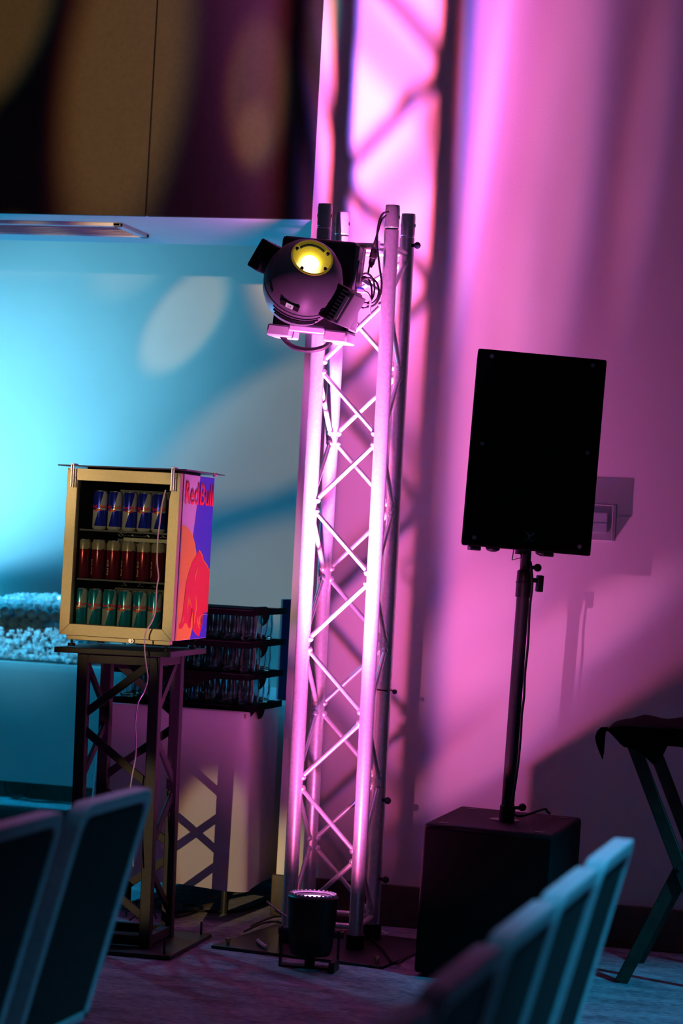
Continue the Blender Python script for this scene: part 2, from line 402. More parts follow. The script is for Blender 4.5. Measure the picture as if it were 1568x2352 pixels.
# ------------------------------------------------------------------ structure
WY, WX, FY, PZ = 8.69, -2.39, 11.63, 2.595
def sbox(name, lo, hi, m, bevel=0):
    c = [(a+b)/2 for a, b in zip(lo, hi)]; d = [b-a for a, b in zip(lo, hi)]
    return struct(MB().box((0, 0, 0), d).build(name, m, bevel=bevel)), c
def S(name, lo, hi, m, bevel=0):
    o, c = sbox(name, lo, hi, m, bevel); o.location = c; return o
S('floor', (-9, -4, -.1), (5, 11.8, 0), CARPET)
S('wall_right', (WX, WY, 0), (5, WY+.15, 4.6), W_PAINT)
S('wall_return', (WX, WY+.15, 0), (WX+.15, FY, 4.6), W_PAINT)
S('wall_back', (-9, FY, 0), (WX+.15, FY+.15, 4.6), W_FAR)
S('ceiling', (-9, -4, 4.6), (5, 11.8, 4.7), CEIL)
# bulkhead over the opening: pale underside, brown fabric panels on its face
SB = MB().box((0, 0, 0), (6.6, .84, 2.0))
o = struct(SB.build('ceiling_bulkhead', SOFFIT)); o.location = (WX-3.3, WY+.42+.022, PZ+1.0+.004)
xs = at_y(348, 250, WY).x
for n, (a, b) in enumerate(((xs-1.9, xs-.003), (xs+.003, WX-.002))):
    mb = MB().box((0, 0, 0), (b-a, .022, 1.97)); o = struct(mb.build('trim_%d' % (n+1), BROWN, bevel=.002)); o.location = ((a+b)/2, WY+.009, PZ+.985)
S('baseboard_right', (WX-.012, WY-.018, 0), (5, WY, .152), BASEB, .003)
S('baseboard_return', (WX-.016, WY, 0), (WX, FY, .152), BASEB, .003)
S('baseboard_back', (-9, FY-.018, 0), (WX-.016, FY, .115), BASEB, .003)
# air vent set in the bulkhead's underside
a, b = at_z(10, 515, PZ), at_z(395, 545, PZ)
vt = thing('air_vent', 'long shallow air vent set in the pale underside of the bulkhead', 'vent', (-3.66, 9.10, PZ))
MB().box((0, .16, -.003), (.86, .03, .014)).box((0, -.16, -.003), (.86, .03, .014)).box((.415, 0, -.003), (.03, .35, .014)).box((-.415, 0, -.003), (.03, .35, .014)).build('vent_frame', SOFFIT, vt, bevel=.002)
mb = MB()
for k in range(7): mb.box((0, -.125+.042*k, -.001), (.80, .026, .003), Euler((.35, 0, 0)).to_matrix())
mb.build('vent_blades', SILVPL, vt)

# ------------------------------------------------------------------ truss tower
def tz(t): return t
TR = thing('truss_tower', 'tall silver aluminium truss column standing against the pink wall', 'truss', (-2.0453, 8.1894, .012), (.0212, .0025, -.0052))
H = .1195; TH = 2.547
def tube_part(x, y):
    mb = MB()
    mb.lathe([(.021, 0), (.025, 0), (.025, TH-.085), (.0235, TH-.083), (.0235, TH-.078), (.025, TH-.076), (.025, TH-.012), (.0235, TH), (.0195, TH), (.0195, TH-.06), (0, TH-.06)], Matrix.Translation((x, y, 0)), 28)
    o = mb.build('upright', ALU, TR)
    MB().cyl((x-.026, y, TH-.04), (x+.026, y, TH-.04), .0065, seg=12).build('pin', BLK, o)
    return o
for x in (-H, H):
    for y in (-H, H): tube_part(x, y)
# nodes on FL/BR at z0+k*p, on FR/BL half a pitch apart
def trz(px, py, x, y):
    # height on the tower of a photographed node, tower nearly upright
    q = at_y(px, py, 8.1894+y); return q.z-.012
zl = [trz(743, 812, -H, -H), trz(722, 1160, -H, -H)]
PIT = (trz(742, 843, -H, -H) - trz(694, 1795, -H, -H))/3
ZL0 = trz(742, 843, -H, -H)       # a left-front node
zs = []
k = 0
nodes = []   # alternating (z, side)
zz = ZL0 + PIT*1.0
lst = []
while zz > -.2: lst.append(zz); zz -= PIT/2
corners = {'FL': (-H, -H), 'FR': (H, -H), 'BR': (H, H), 'BL': (-H, H)}
faces = [('FL', 'FR'), ('BR', 'FR'), ('BR', 'BL'), ('FL', 'BL')]   # first of each pair carries the even nodes
def brace(a, b, za, zb):
    za, zb = max(za, .03), max(zb, .03)
    A = Vector((*corners[a], za)); B = Vector((*corners[b], zb)); d = (B-A).normalized()
    h = Vector((d.x, d.y, 0)).normalized()
    mb = MB().cyl(A+h*.020, B-h*.020, .0083, seg=12).sph(A+h*.024, .0125, seg=10).sph(B-h*.024, .0125, seg=10)
    mb.build('brace', ALU2, TR)
for a, b in faces:
    # level rungs at top and bottom
    for z, nm in ((TH-.14, 'rung'), (.075, 'rung')):
        A = Vector((*corners[a], z)); B = Vector((*corners[b], z)); h = (B-A).normalized()
        MB().cyl(A+h*.02, B-h*.02, .0105, seg=14).build(nm, ALU2, TR)
    g = .019
    for i in range(len(lst)-1):
        z1, z2 = lst[i], lst[i+1]
        if z1 - g < .09: continue
        if z1 > TH-.16: z1 = TH-.16
        p, q = (a, b) if i % 2 == 0 else (b, a)
        zb = z2+g
        if zb < .085:
            t = (z1-g-.085)/(z1-g-zb); P = Vector((*corners[p], z1-g)); Q = Vector((*corners[q], zb)); E_ = P.lerp(Q, t)
            MB().cyl(P+(Q-P).normalized()*.02, E_, .0083, seg=12).build('brace', ALU2, TR)
        else: brace(p, q, z1-g, zb)
A = [Vector((*corners[c], TH-.14)) for c in ('FL', 'BR')]
MB().cyl(A[0]+Vector((.02, .02, 0)), A[1]-Vector((.02, .02, 0)), .0083, seg=12).build('brace', ALU2, TR)
# base plate with bolts, knobs clamped to the rear upright
bp = MB().box((0, 0, .006), (.62, .60, .012)).build('base_plate', STEELB, TR, bevel=.002)
bp.rotation_euler = (-.0212, -.0025, -.115); bp.location = (.012, -.065, -.012)
for x, y in ((-.27, -.25), (.27, -.25), (.27, .25), (-.27, .25)):
    MB().cyl((x, y, .012), (x, y, .030), .006, seg=10).cyl((x, y, .026), (x, y, .034), .009, seg=6).build('bolt', BRASS, bp)
for x, y in corners.values():
    MB().cyl((x, y, 0), (x, y, .05), .032, seg=24).build('foot_coupler', BLK, TR)
def knob(px, py, nm='clamp_knob'):
    q = at_y(px, py, 8.1894+H-.03)
    z = q.z-.012; x = q.x+2.0453
    MB().cyl((H+.02, H-.01, z), (x-.012, H-.02, z), .006, seg=10).sph((x, H-.02, z), .0125, seg=16).build(nm, BLKRUB, TR)
knob(960, 568); knob(884, 2022)
q = at_y(904, 1588, 8.28); z = q.z-.012
MB().path([(H+.02, H-.03, z), (H-.035, H-.04, z+.004), (H-.04, H, z+.004), (H, H+.03, z), (H+.03, H, z), (H+.042, H-.01, z)], .003, 6).sph((H+.04, H-.01, z-.003), .009, seg=10).build('cable_strap', BLKRUB, TR)
knob(889, 1840)

# ------------------------------------------------------------------ flood lamp inside the truss foot
PB = thing('flood_light', 'black round floor flood light glowing pink at the foot of the truss', 'stage light', (PARC.x, PARC.y, .0), (0, 0, .1))
r_, hz = .078, PARC.z-.004
HB = .045
MB().lathe([(0, HB), (.064, HB), (.071, HB+.02), (.078, HB+.10), (.081, hz-.02), (.0835, hz-.006), (.079, hz-.001), (.068, hz), (.066, hz-.018), (0, hz-.018)], seg=40).build('housing', BLK, PB)
mb = MB()
for k in range(30):
    a = k*2*math.pi/30; mb.sph((.073*math.cos(a), .073*math.sin(a), hz+.002), .0055, seg=8)
mb.lathe([(.066, hz-.002), (.077, hz-.002), (.077, hz+.003), (.066, hz+.003)], seg=40, close=True).build('bezel_ring', SILVPL, PB)
MB().lathe([(0, hz-.010), (.062, hz-.010), (.062, hz-.014), (0, hz-.014)], seg=32).build('lens', PARON, PB)
MB().lathe([(.040, hz-.008), (.065, hz-.004), (.065, hz-.008)], seg=32, close=True).build('lens_surround', SILVPL, PB)
for s in (-1, 1):
    MB().prism([(-.02, .0), (.02, 0), (.012, .13), (-.012, .13)], .005, Matrix.Translation((s*.095, 0, 0)) @ Euler((0, 0, R(90))).to_matrix().to_4x4()).build('bracket', BLK, PB)
    MB().cyl((s*.070, 0, .115), (s*.108, 0, .115), .013, seg=16).build('tilt_knob', BLKRUB, PB)
MB().box((0, 0, .004), (.19, .05, .006)).box((0, 0, .025), (.03, .03, .05)).build('foot_bar', BLK, PB)
MB().box((.085, -.045, .02), (.02, .09, .035)).build('rear_foot', BLK, PB, bevel=.003)

# ------------------------------------------------------------------ moving head hung on the truss
hc = at_y(722, 662, 7.965)
MH = thing('moving_head_light', 'round stage moving head light with glowing yellow lens on the truss', 'stage light', hc, (0, R(4), 0))
MB().box((.010, .0, .005), (.262, .105, .320)).build('base_housing', DKGREY, MH, bevel=.012)
for s_ in (-1, 1): MB().box((.010+s_*.100, -.004, -.160), (.082, .125, .040)).build('base_bumper', SILVPL, MH, bevel=.006)
MB().box((.146, 0, .01), (.014, .10, .29)).build('side_cheek', GREYPL, MH, bevel=.005)
MB().box((.152, -.02, .02), (.008, .05, .17)).build('control_strip', BLK, MH, bevel=.003)
MB().path([(-.085, -.03, -.176), (-.065, -.03, -.196), (-.03, -.03, -.212), (.02, -.03, -.214), (.065, -.03, -.200), (.09, -.03, -.178)], .009, 10).build('carry_handle', BLK, MH)
MB().box((.008, -.062, -.147), (.125, .012, .022)).build('handle_plate', WHITEPL, MH, bevel=.004)
MB().cyl((0, -.04, 0), (0, -.085, 0), .07, seg=36).build('pan_collar', BLK, MH)
YK = Euler((0, R(24), 0)).to_matrix()
def yk(p): return YK @ Vector((p[0]+.012, p[1], p[2]+.012))
MB().box(yk((0, -.085, 0)), (.32, .05, .10), YK).build('yoke_bridge', DKGREY, MH, bevel=.01)
MB().box(yk((-.155, -.17, 0)), (.046, .20, .105), YK).build('yoke_arm', BLK, MH, bevel=.006)
ya = MB().box(yk((.145, -.17, -.01)), (.050, .20, .125), YK).build('yoke_arm', BLK, MH, bevel=.006)
for k in range(9): MB().box(yk((.165, -.20, -.060+.0125*k)), (.022, .15, .005), YK).build('cooling_fin', GREYPL, ya)
MB().box(yk((.186, -.19, -.01)), (.020, .16, .115), YK).build('arm_cover', GREYPL, ya, bevel=.003)
MB().box(yk((.180, -.272, -.012)), (.012, .006, .085), YK).build('arm_hatch', SILVPL, ya, bevel=.001)
# head: axis leans up toward the room
hp = at_y(696, 648, 7.74)-hc
AX = Vector((.365, -.78, .52)).normalized()
HM = Matrix.Translation(hp) @ AX.to_track_quat('Z', 'Y').to_matrix().to_4x4()
hd = MB().lathe([(0, -.140), (.04, -.139), (.080, -.128), (.110, -.096), (.127, -.05), (.132, -.012), (.132, -.008), (.129, -.006), (.129, 0), (.132, .002), (.130, .030), (.116, .078), (.098, .112), (.078, .136), (.070, .141), (.067, .139)], HM, 48).build('head_shell', GREYPL, MH, angle=25)
KR = .885
def K(p): return [(a*KR, b+.020) for a, b in p]
hd2 = MB().lathe(K([(.0745, .114), (.079, .119), (.079, .124), (.0725, .125), (.036, .098), (.033, .096), (.033, .090), (.060, .090)]), HM, 40).build('lamp_cone', YELREF, MH)
MB().lathe(K([(0, .108), (.018, .106), (.029, .1), (.033, .094), (.033, .09), (0, .09)]), HM, 28).build('lamp_lens', LAMPON, MH)
for a in (R(25), R(150), R(235), R(320)):
    p0 = HM @ Vector((.058*math.cos(a), .058*math.sin(a), .1425)); MB().cyl(p0-AX*.004, p0+AX*.003, .0058, seg=12).build('cone_screw', BLK, hd)
mb = MB(); pts = [HM @ Vector((.053*math.cos(a), .053*math.sin(a), .1385)) for a in [R(40+8*k) for k in range(13)]]
mb.path(pts, .0042, 6).build('cone_slot', BLK, hd)
# vents and label on the lower shell
def on_head(az, s, r): return HM @ Vector((r*math.cos(az), r*math.sin(az), s))
up_in = (HM.to_3x3().inverted() @ Vector((0, 0, 1))); down_az = math.atan2(-up_in.y, -up_in.x)
for k, (s_, w_, rr) in enumerate(((-.040, .62, .1293), (-.056, .58, .1255), (-.024, .66, .1312))):
    MB().path([on_head(down_az-R(8)+t*w_, s_, rr) for t in (-1, -.6, -.2, .2, .6, 1)], .0046 if k < 2 else .0025, 6).build('vent_slot', BLK, hd)
la = down_az-R(22)
lab = on_head(la, .030, .130); nrm = (lab-(HM @ Vector((0, 0, .012)))).normalized()
tx = (AX.cross(nrm)).normalized()
if tx.x < 0: tx = -tx
LM = Matrix.Translation(lab) @ Matrix((tx, -nrm, tx.cross(-nrm))).transposed().to_4x4()
fr = MB().box((0, 0, 0), (.066, .006, .022)); fr.bm.transform(LM); fr.build('display_panel', BLK, hd, bevel=.001)
fl = MB().box((.0, -.004, 0), (.026, .002, .018)); fl.bm.transform(LM); lb = fl.build('display_label', SCREEN, hd)
mb = MB(); addbm(mb, text_bm('n1', .010), lambda c: LM @ Vector((c.x, -.0056, c.z))); mb.build('label_text', BLK, lb, smooth=False)
for az, s_ in ((down_az+R(28), .022), (down_az-R(58), .03)):
    p0 = on_head(az, s_, .1305); n0 = (p0-(HM @ Vector((0, 0, s_)))).normalized(); MB().cyl(p0-n0*.003, p0+n0*.003, .0075, seg=14).build('shell_screw', BLK, hd)
MB().box((.05, .06, .03), (.05, .03, .06)).box((-.02, .062, .03), (.18, .02, .03)).cyl((-.12, .085, .03), (-.12, .05, .03), .02).build('clamp', BLK, MH)

# cables on the truss
def P(px, py, Y=7.98): return at_y(px, py, Y)
tag(MB().path([P(893, 487), P(878, 492), P(868, 520), P(866, 560), P(871, 610), P(876, 650), P(872, 680), P(860, 700), P(842, 706)], .0038, 8).build('power_cable', BLKRUB), 'thin black cable looping down from the top of the right front truss tube', 'cable')
tag(MB().path([P(893, 492, 8.0), P(876, 505, 8.0), P(868, 530, 8.0), P(862, 552, 8.0)], .0038, 8).build('signal_cable', BLKRUB), 'short black cable entering the hanging connector beside the truss tube', 'cable')
cn = thing('cable_connector', 'black and silver inline plug hanging between the truss tubes', 'connector', P(858, 585, 8.0), (0, R(12), 0))
MB().lathe([(0, .05), (.011, .05), (.0125, .03), (.0125, .0)], seg=20).build('plug_shell', SILVPL, cn)
MB().lathe([(.0135, .018), (.0135, -.012), (.011, -.014), (.0105, -.03), (.005, -.045), (0, -.045)], seg=20).build('plug_boot', BLKRUB, cn)
for n, (cx, cy, rx, ry) in enumerate(((840, 662, 20, 34), (846, 668, 24, 30), (836, 672, 18, 36))):
    pts = [P(cx+rx*math.cos(a), cy+ry*math.sin(a), 7.985+.006*n) for a in [k*2*math.pi/12 for k in range(13)]]
    if n == 0: mb = MB()
    mb.path(pts, .0036, 6)
mb.path([P(845, 628, 7.99), P(848, 612, 7.99), P(852, 605, 7.995)], .0036, 6)
tag(mb.build('coiled_cable', BLKRUB), 'coil of black cable hanging beside the moving head light', 'cable')
dc = thing('data_plug', 'white and blue data plug on a pale cable beside the moving head', 'connector', P(826, 668, 7.95), (0, R(7), 0))
MB().box((0, 0, 0), (.032, .014, .013)).build('plug_body', WHITEPL, dc, bevel=.002)
MB().box((-.004, 0, .009), (.034, .014, .006)).box((-.014, 0, -.012), (.010, .014, .012)).build('plug_sleeve', BLUECON, dc, bevel=.001)
MB().path([Vector((.016, 0, 0)), Vector((.030, 0, -.004)), Vector((.042, 0, -.022)), Vector((.044, .002, -.05)), Vector((.050, .004, -.07))], .0035, 8).build('plug_cord', WHITEPL, dc)

# ------------------------------------------------------------------ fridge stand (black box truss)
ST = thing('display_stand', 'black square lattice tower carrying the drinks fridge', 'stand', (-2.6804, 7.8053, 0), (0, -.0168, .0276))
MB().box((0, .0, .006), (.50, .50, .012)).build('base_plate', STEELB, ST, bevel=.002)
HP = .145-.019
SZ0, SZ1 = .012, .985
for x in (-HP, HP):
    for y in (-HP, HP): MB().box((x, y, (SZ0+SZ1)/2), (.038, .038, SZ1-SZ0)).build('post', BLACKM, ST, bevel=.003)
cs = {'FL': (-HP, -HP), 'FR': (HP, -HP), 'BR': (HP, HP), 'BL': (-HP, HP)}
sn = [.990, .752, .525, .305, .085]
for a, b in (('FL', 'FR'), ('FR', 'BR'), ('BL', 'BR'), ('FL', 'BL')):
    for i in range(len(sn)-1):
        p, q = (a, b) if i % 2 else (b, a)
        if (a, b) in (('FL', 'BL'), ('BL', 'BR')): p, q = q, p
        A = Vector((*cs[p], sn[i]-.02)); B = Vector((*cs[q], sn[i+1]+.02)); d = (B-A); L = d.length; mid = (A+B)/2
        if a == 'FL' and b == 'FR' or a == 'BL':
            rot = Euler((0, -math.atan2(d.z, d.x), 0)).to_matrix()
            MB().box(mid, (L-.03, .012, .027), rot).build('brace', BLACKM, ST, bevel=.002)
        else:
            rot = Euler((math.atan2(d.z, d.y), 0, 0)).to_matrix()
            MB().box(mid, (.012, L-.03, .027), rot).build('brace', BLACKM, ST, bevel=.002)
    for z in (.965, .035):
        A = Vector((*cs[a], z)); B = Vector((*cs[b], z)); MB().box((A+B)/2, (abs(B.x-A.x)+.02 if A.x != B.x else .03, abs(B.y-A.y)+.02 if A.y != B.y else .03, .032)).build('rail', BLACKM, ST, bevel=.002)
TPZ = 1.002
tp = MB().box((-.001, .0, .993), (.405, .43, .018)).build('top_plate', BLACKM, ST, bevel=.002)
for x, y in ((-.22, -.22), (.22, -.22), (.22, .22)):
    MB().cyl((x, y, .012), (x, y, .055), .004, seg=8).build('bolt', BLK, ST)

# ------------------------------------------------------------------ fridge
FW_, FD, FH = .3904, .4236, .555
FO = Vector((-2.6953, 7.8058, 1.0412))
FR = thing('drinks_fridge', 'small glass door drinks fridge with printed side on the black tower', 'fridge', FO, (0, 0, .0408))
DT = .035; yb0 = -FD/2+DT+.003; yb1 = FD/2; t_ = .022
mb = MB(); yc = (yb0+yb1)/2; dl = yb1-yb0
for s in (-1, 1): mb.box((s*(FW_/2-t_/2), yc, FH/2), (t_, dl, FH))
mb.box((0, yc, FH-t_/2), (FW_-2*t_, dl, t_)).box((0, yc, .0125), (FW_-2*t_, dl, .025)).box((0, yb1-.01, FH/2), (FW_-2*t_, .02, FH-2*t_))
mb.build('cabinet', FRIN, FR)
# silver printed side
sx = FW_/2
sp_ = MB().box((sx+.0015, yc, FH/2), (.003, dl, FH)).build('side_panel', FRSIDE, FR, bevel=.001)
Z0 = dict(TL=(1142, 200), TR=(1385, 232), BL=(1082, 1580), BR=(1325, 1560))
def side(pt, k=1):
    x, y = pt
    u, v = .5, .5
    for _ in range(12):
        X = (1-v)*((1-u)*1142+u*1385)+v*((1-u)*1082+u*1325); Y = (1-v)*((1-u)*200+u*232)+v*((1-u)*1580+u*1560)
        u += (x-X)/243.0; v += (y-Y)/1350.0
    return (max(0.004, min(.996, u))*dl, (1-max(.002, min(.998, v)))*FH)
SM = lambda off: Matrix.Translation((sx+.003+off, yb0, 0)) @ Matrix(((0, 1, 0, 0), (1, 0, 0, 0), (0, 0, 1, 0), (0, 0, 0, 1)))
def decal(name, pts, m, off, th=.0004): return MB().prism([side(p) for p in pts], th, SM(off)).build(name, m, sp_, smooth=False)
decal('blue_field', [(1267, 216), (1385, 232), (1325, 1560), (1186, 1572), (1200, 1300), (1212, 700), (1240, 470)], P_BLUE, 0)
decal('yellow_sun', [(1123, 622), (1150, 630), (1180, 660), (1205, 700), (1225, 770), (1238, 850), (1246, 950), (1246, 1200), (1228, 1420), (1210, 1480), (1190, 1573), (1083, 1580)], P_YEL, .0005)
bull = [(1255, 832), (1280, 870), (1290, 915), (1322, 960), (1348, 1008), (1338, 1345), (1300, 1352), (1272, 1376), (1288, 1396), (1292, 1440), (1276, 1500), (1264, 1548), (1242, 1530), (1212, 1490), (1217, 1430), (1222, 1370), (1214, 1330), (1201, 1300), (1200, 1380), (1197, 1468), (1182, 1480), (1166, 1440), (1152, 1432), (1126, 1478), (1106, 1480), (1103, 1450), (1122, 1418), (1132, 1350), (1142, 1270), (1152, 1200), (1156, 1110), (1178, 1010), (1203, 930), (1236, 872)]
decal('bull_outline', [(x+(6 if x > 1230 else 2), y-5) for x, y in bull[:6]] + bull[6:], P_YEL, .0008)
decal('red_bull_figure', bull, P_RED, .0012)
def stroke(pts, w_=3.5):
    Lp, Rp = [], []
    for i, p in enumerate(pts):
        a, b = pts[max(i-1, 0)], pts[min(i+1, len(pts)-1)]; dx, dy = b[0]-a[0], b[1]-a[1]; L = math.hypot(dx, dy)
        ww = w_*(.35 if i in (0, len(pts)-1) else 1)
        Lp.append((p[0]-dy/L*ww, p[1]+dx/L*ww)); Rp.append((p[0]+dy/L*ww, p[1]-dx/L*ww))
    return Lp + Rp[::-1]
for s_ in ([(1248, 965), (1240, 1000), (1230, 1050), (1226, 1085)], [(1168, 1350), (1172, 1280), (1178, 1215), (1190, 1260), (1202, 1310)], [(1234, 1205), (1238, 1260), (1240, 1310), (1228, 1370), (1224, 1440)],
           [(1330, 1362), (1295, 1364), (1268, 1384), (1262, 1412), (1268, 1445), (1280, 1450)], [(1252, 1380), (1250, 1420), (1262, 1470), (1270, 1482)], [(1126, 1440), (1138, 1400), (1140, 1370)]):
    decal('bull_line', stroke(s_, 3.2), P_YEL, .0017)
hh = side((1150, 258))[1]-side((1150, 450))[1]
for word, xa, xb, yy in (('Red', 1147, 1252, 352), ('Bull', 1264, 1372, 366)):
    mb = MB(); a0, a1 = side((xa, yy)), side((xb, yy))
    addbm(mb, text_bm(word, 1.0, 1.0), lambda c: SM(.0018) @ Vector((a0[0]+(c.x+.5)*(a1[0]-a0[0]), .0, side((xa, yy))[1]+c.z*hh)))
    mb.build('side_lettering', P_RED, sp_, smooth=False, solid=.0004)
# door: mitred frame, glass, hinge side
DR = MB(); bw, bt, bb = .035, .039, .037
xo, zo = FW_/2, FH
y0 = -FD/2
def fprism(poly): DR.prism(poly, DT, Matrix.Translation((0, y0, 0)))
g_ = .0004
fprism([(-xo, 0), (-xo+bw, bb), (-xo+bw, zo-bt), (-xo, zo)]); fprism([(xo, 0), (xo, zo), (xo-bw, zo-bt), (xo-bw, bb)])
fprism([(-xo+g_, 0), (xo-g_, 0), (xo-bw, bb-g_), (-xo+bw, bb-g_)]); fprism([(-xo+g_, zo), (-xo+bw, zo-bt+g_), (xo-bw, zo-bt+g_), (xo-g_, zo)])
dr = DR.build('door_frame', CHAMP, FR, smooth=False, bevel=.0008)
MB().box((0, y0+.012, FH/2), (FW_-2*bw, .004, FH-bb-bt)).build('door_glass', DOORGL, dr)
MB().box((0, y0+.03, FH-bt+.001), (FW_-2*bw, .012, .004)).box((0, y0+.03, bb-.001), (FW_-2*bw, .012, .004)).build('door_gasket', BLKRUB, dr)
MB().box((0, y0+.05, -.009), (FW_-.03, .03, .016)).build('kick_strip', CHAMP, FR, bevel=.002)
MB().cyl((.05, y0+.02, -.008), (.05, y0+.052, -.008), .009, seg=18).cyl((.05, y0+.012, -.008), (.05, y0+.02, -.008), .005, seg=12).build('door_lock', ALU, FR)
for x in (-.165, .165):
    for y in (y0+.05, FD/2-.05):
        MB().cyl((x, y, -.012), (x, y, 0), .012, seg=16).cyl((x, y, -.031), (x, y, -.012), .004, seg=10).cyl((x, y, -.038), (x, y, -.029), .013, seg=16).build('foot', BLK, FR)
# shelves
SHZ = [.352, .187]
for z in SHZ:
    mb = MB(); mb.box((0, yb0+.01, z), (FW_-2*t_, .006, .006))
    for k in range(24): mb.box((-.165+.0143*k, yc, z), (.003, dl-.03, .003))
    mb.box((0, yb1-.03, z), (FW_-2*t_, .005, .005)); mb.build('shelf', DKGREY, FR)
MB().box((.035, yb1-.07, .332), (.25, .06, .028)).build('cooling_housing', CARDB, FR, bevel=.004)
MB().box((0, yb0+.02, FH-t_-.008), (.24, .02, .012)).build('shelf_rail', CARDB, FR, bevel=.002)
# top sheet with hooks
TPN = thing('top_sheet', 'thin clear edged sheet lying on top of the drinks fridge', 'cover sheet', FO + Vector((0, 0, FH+.004)), (0, R(-.6), .0408))
MB().box((0, .01, .006), (FW_+.055, FD+.07, .004)).build('sheet', mat('smoked_acrylic', (.10, .09, .12), .15, spec=.8, noise=(30, .1)), TPN, bevel=.001)
MB().box((0, .03, .001), (FW_*.8, FD*.7, .006)).build('pad', BLKRUB, TPN)
for x in (-.170, .176):
    yk0 = -FD/2-.028
    MB().box((x-.004, yk0+.006, -.028), (.005, .012, .075)).box((x+.004, yk0, -.028), (.004, .003, .075)).box((x, yk0+.02, .011), (.012, .05, .005)).build('hook', ALU, TPN, bevel=.001)
MB().cyl((FW_/2+.012, FD/2-.03, .012), (FW_/2+.012, FD/2-.03, -.002), .008, seg=14).build('corner_button', ALU, TPN)
# cans
def make_can(name, body_m, label, cat, group, style):
    r, h = .0243, .131
    root = thing(name, label, cat, group=group)
    MB().lathe([(0, .003), (.015, .003), (.0185, 0), (.0205, .001), (r, .008), (r, h-.012), (r-.0035, h-.003), (r-.0035, h-.0035)], seg=32).build('can_body', body_m, root)
    MB().lathe([(r-.0035, h-.003), (r-.003, h), (r-.0055, h), (r-.0065, h-.004), (0, h-.004)], seg=32).build('can_lid', CANLID, root)
    if style != 'red':
        mb = MB()
        def wrap(c):
            a = c.x/r; rr = r+.0003; return Vector((rr*math.sin(a), -rr*math.cos(a), .078+c.z))
        addbm(mb, text_bm('Red Bull', .0115, .058), wrap); mb.build('lettering', P_RED, root, smooth=False)
        mb = MB()
        for s in (-1, 1):
            poly = [(s*x, z) for x, z in ((.001, -.002), (.006, .003), (.011, .0035), (.0135, .000), (.0125, -.003), (.009, -.0015), (.006, -.0045), (.003, -.003))]
            f = [mb.bm.verts.new(Vector(((r+.0005)*math.sin(x/r), -(r+.0005)*math.cos(x/r), .0655+z))) for x, z in poly]; mb.bm.faces.new(f)
        mb.build('bull_emblem', P_RED, root, smooth=False)
        mb = MB(); f = [mb.bm.verts.new(Vector(((r+.0003)*math.sin(.0055*math.cos(a)/r), -(r+.0003)*math.cos(.0055*math.cos(a)/r), .0665+.0055*math.sin(a)))) for a in [k*math.pi/8 for k in range(16)]]
        mb.bm.faces.new(f); mb.build('sun_emblem', P_YEL, root, smooth=False)
    else:
        mb = MB()
        def wrapv(c):
            a = (-.014-c.z)/r; rr = r+.0003; return Vector((rr*math.sin(a), -rr*math.cos(a), .040+c.x))
        addbm(mb, text_bm('Red Bull', .0075, .050), wrapv); mb.build('lettering', CHAMP, root, smooth=False)
    return root
FRI = Matrix.Translation(FO) @ Euler((0, 0, .0408)).to_matrix().to_4x4()
def zp(x, y, Y): return at_y(100+x/3.5636, 1030+y/3.5636, Y)
rows = [('soda_can', CAN_B, 'blue and silver can', [500, 620, 740, 858, 975], 480, SHZ[0]+.003, 'blue', 'blue and silver cans on the top fridge shelf'),
        ('soda_can', CAN_R, 'dark red can with pale top', [365, 485, 605, 725, 848, 965], 880, SHZ[1]+.003, 'red', 'dark red cans on the middle fridge shelf'),
        ('soda_can', CAN_G, 'teal and silver can', [340, 455, 575, 697, 820, 940], 1260, .0255, 'teal', 'teal cans on the bottom fridge shelf')]
ordn = ['leftmost', 'second from left', 'third from left', 'fourth from left', 'fifth from left', 'rightmost']
for nm, m_, lab_, xs_, yy, zc, st, grp in rows:
    proto = None
    for i, x in enumerate(xs_):
        loc_local = FRI.inverted() @ zp(x, yy, 7.715)
        wl = FRI @ Vector((loc_local.x, yb0+.040, zc))
        w_o = ordn[i] if not (st == 'blue' and i == 4) else 'rightmost'
        L_ = '%s on the %s fridge shelf, %s' % (lab_, {'blue': 'top', 'red': 'middle', 'teal': 'bottom'}[st], w_o)
        if proto is None: c = proto = make_can(nm, m_, L_, 'can', grp, st)
        else: c = copy_tree(proto); c['label'] = L_
        c.location = wl; c.rotation_euler = (0, 0, .15+random.uniform(-.35, .25))
# cord hanging down from the hook
pts = [(380, 1125, 7.555), (372, 1160, 7.555), (367, 1200, 7.56), (362, 1240, 7.56), (361, 1290, 7.56), (364, 1325, 7.56), (360, 1350, 7.56), (357, 1400, 7.56), (350, 1425, 7.56), (334, 1455, 7.56), (332, 1490, 7.555), (336, 1530, 7.56), (339, 1560, 7.57), (330, 1590, 7.57), (317, 1615, 7.57), (311, 1660, 7.57), (312, 1700, 7.57), (311, 1740, 7.57), (302, 1790, 7.57), (300, 1830, 7.57), (306, 1990, 7.57)]
tag(MB().path([at_y(*p) for p in pts], .0026, 6).build('hanging_cord', PINKCORD), 'thin pale pink cord hanging down in front of the drinks fridge', 'cord')

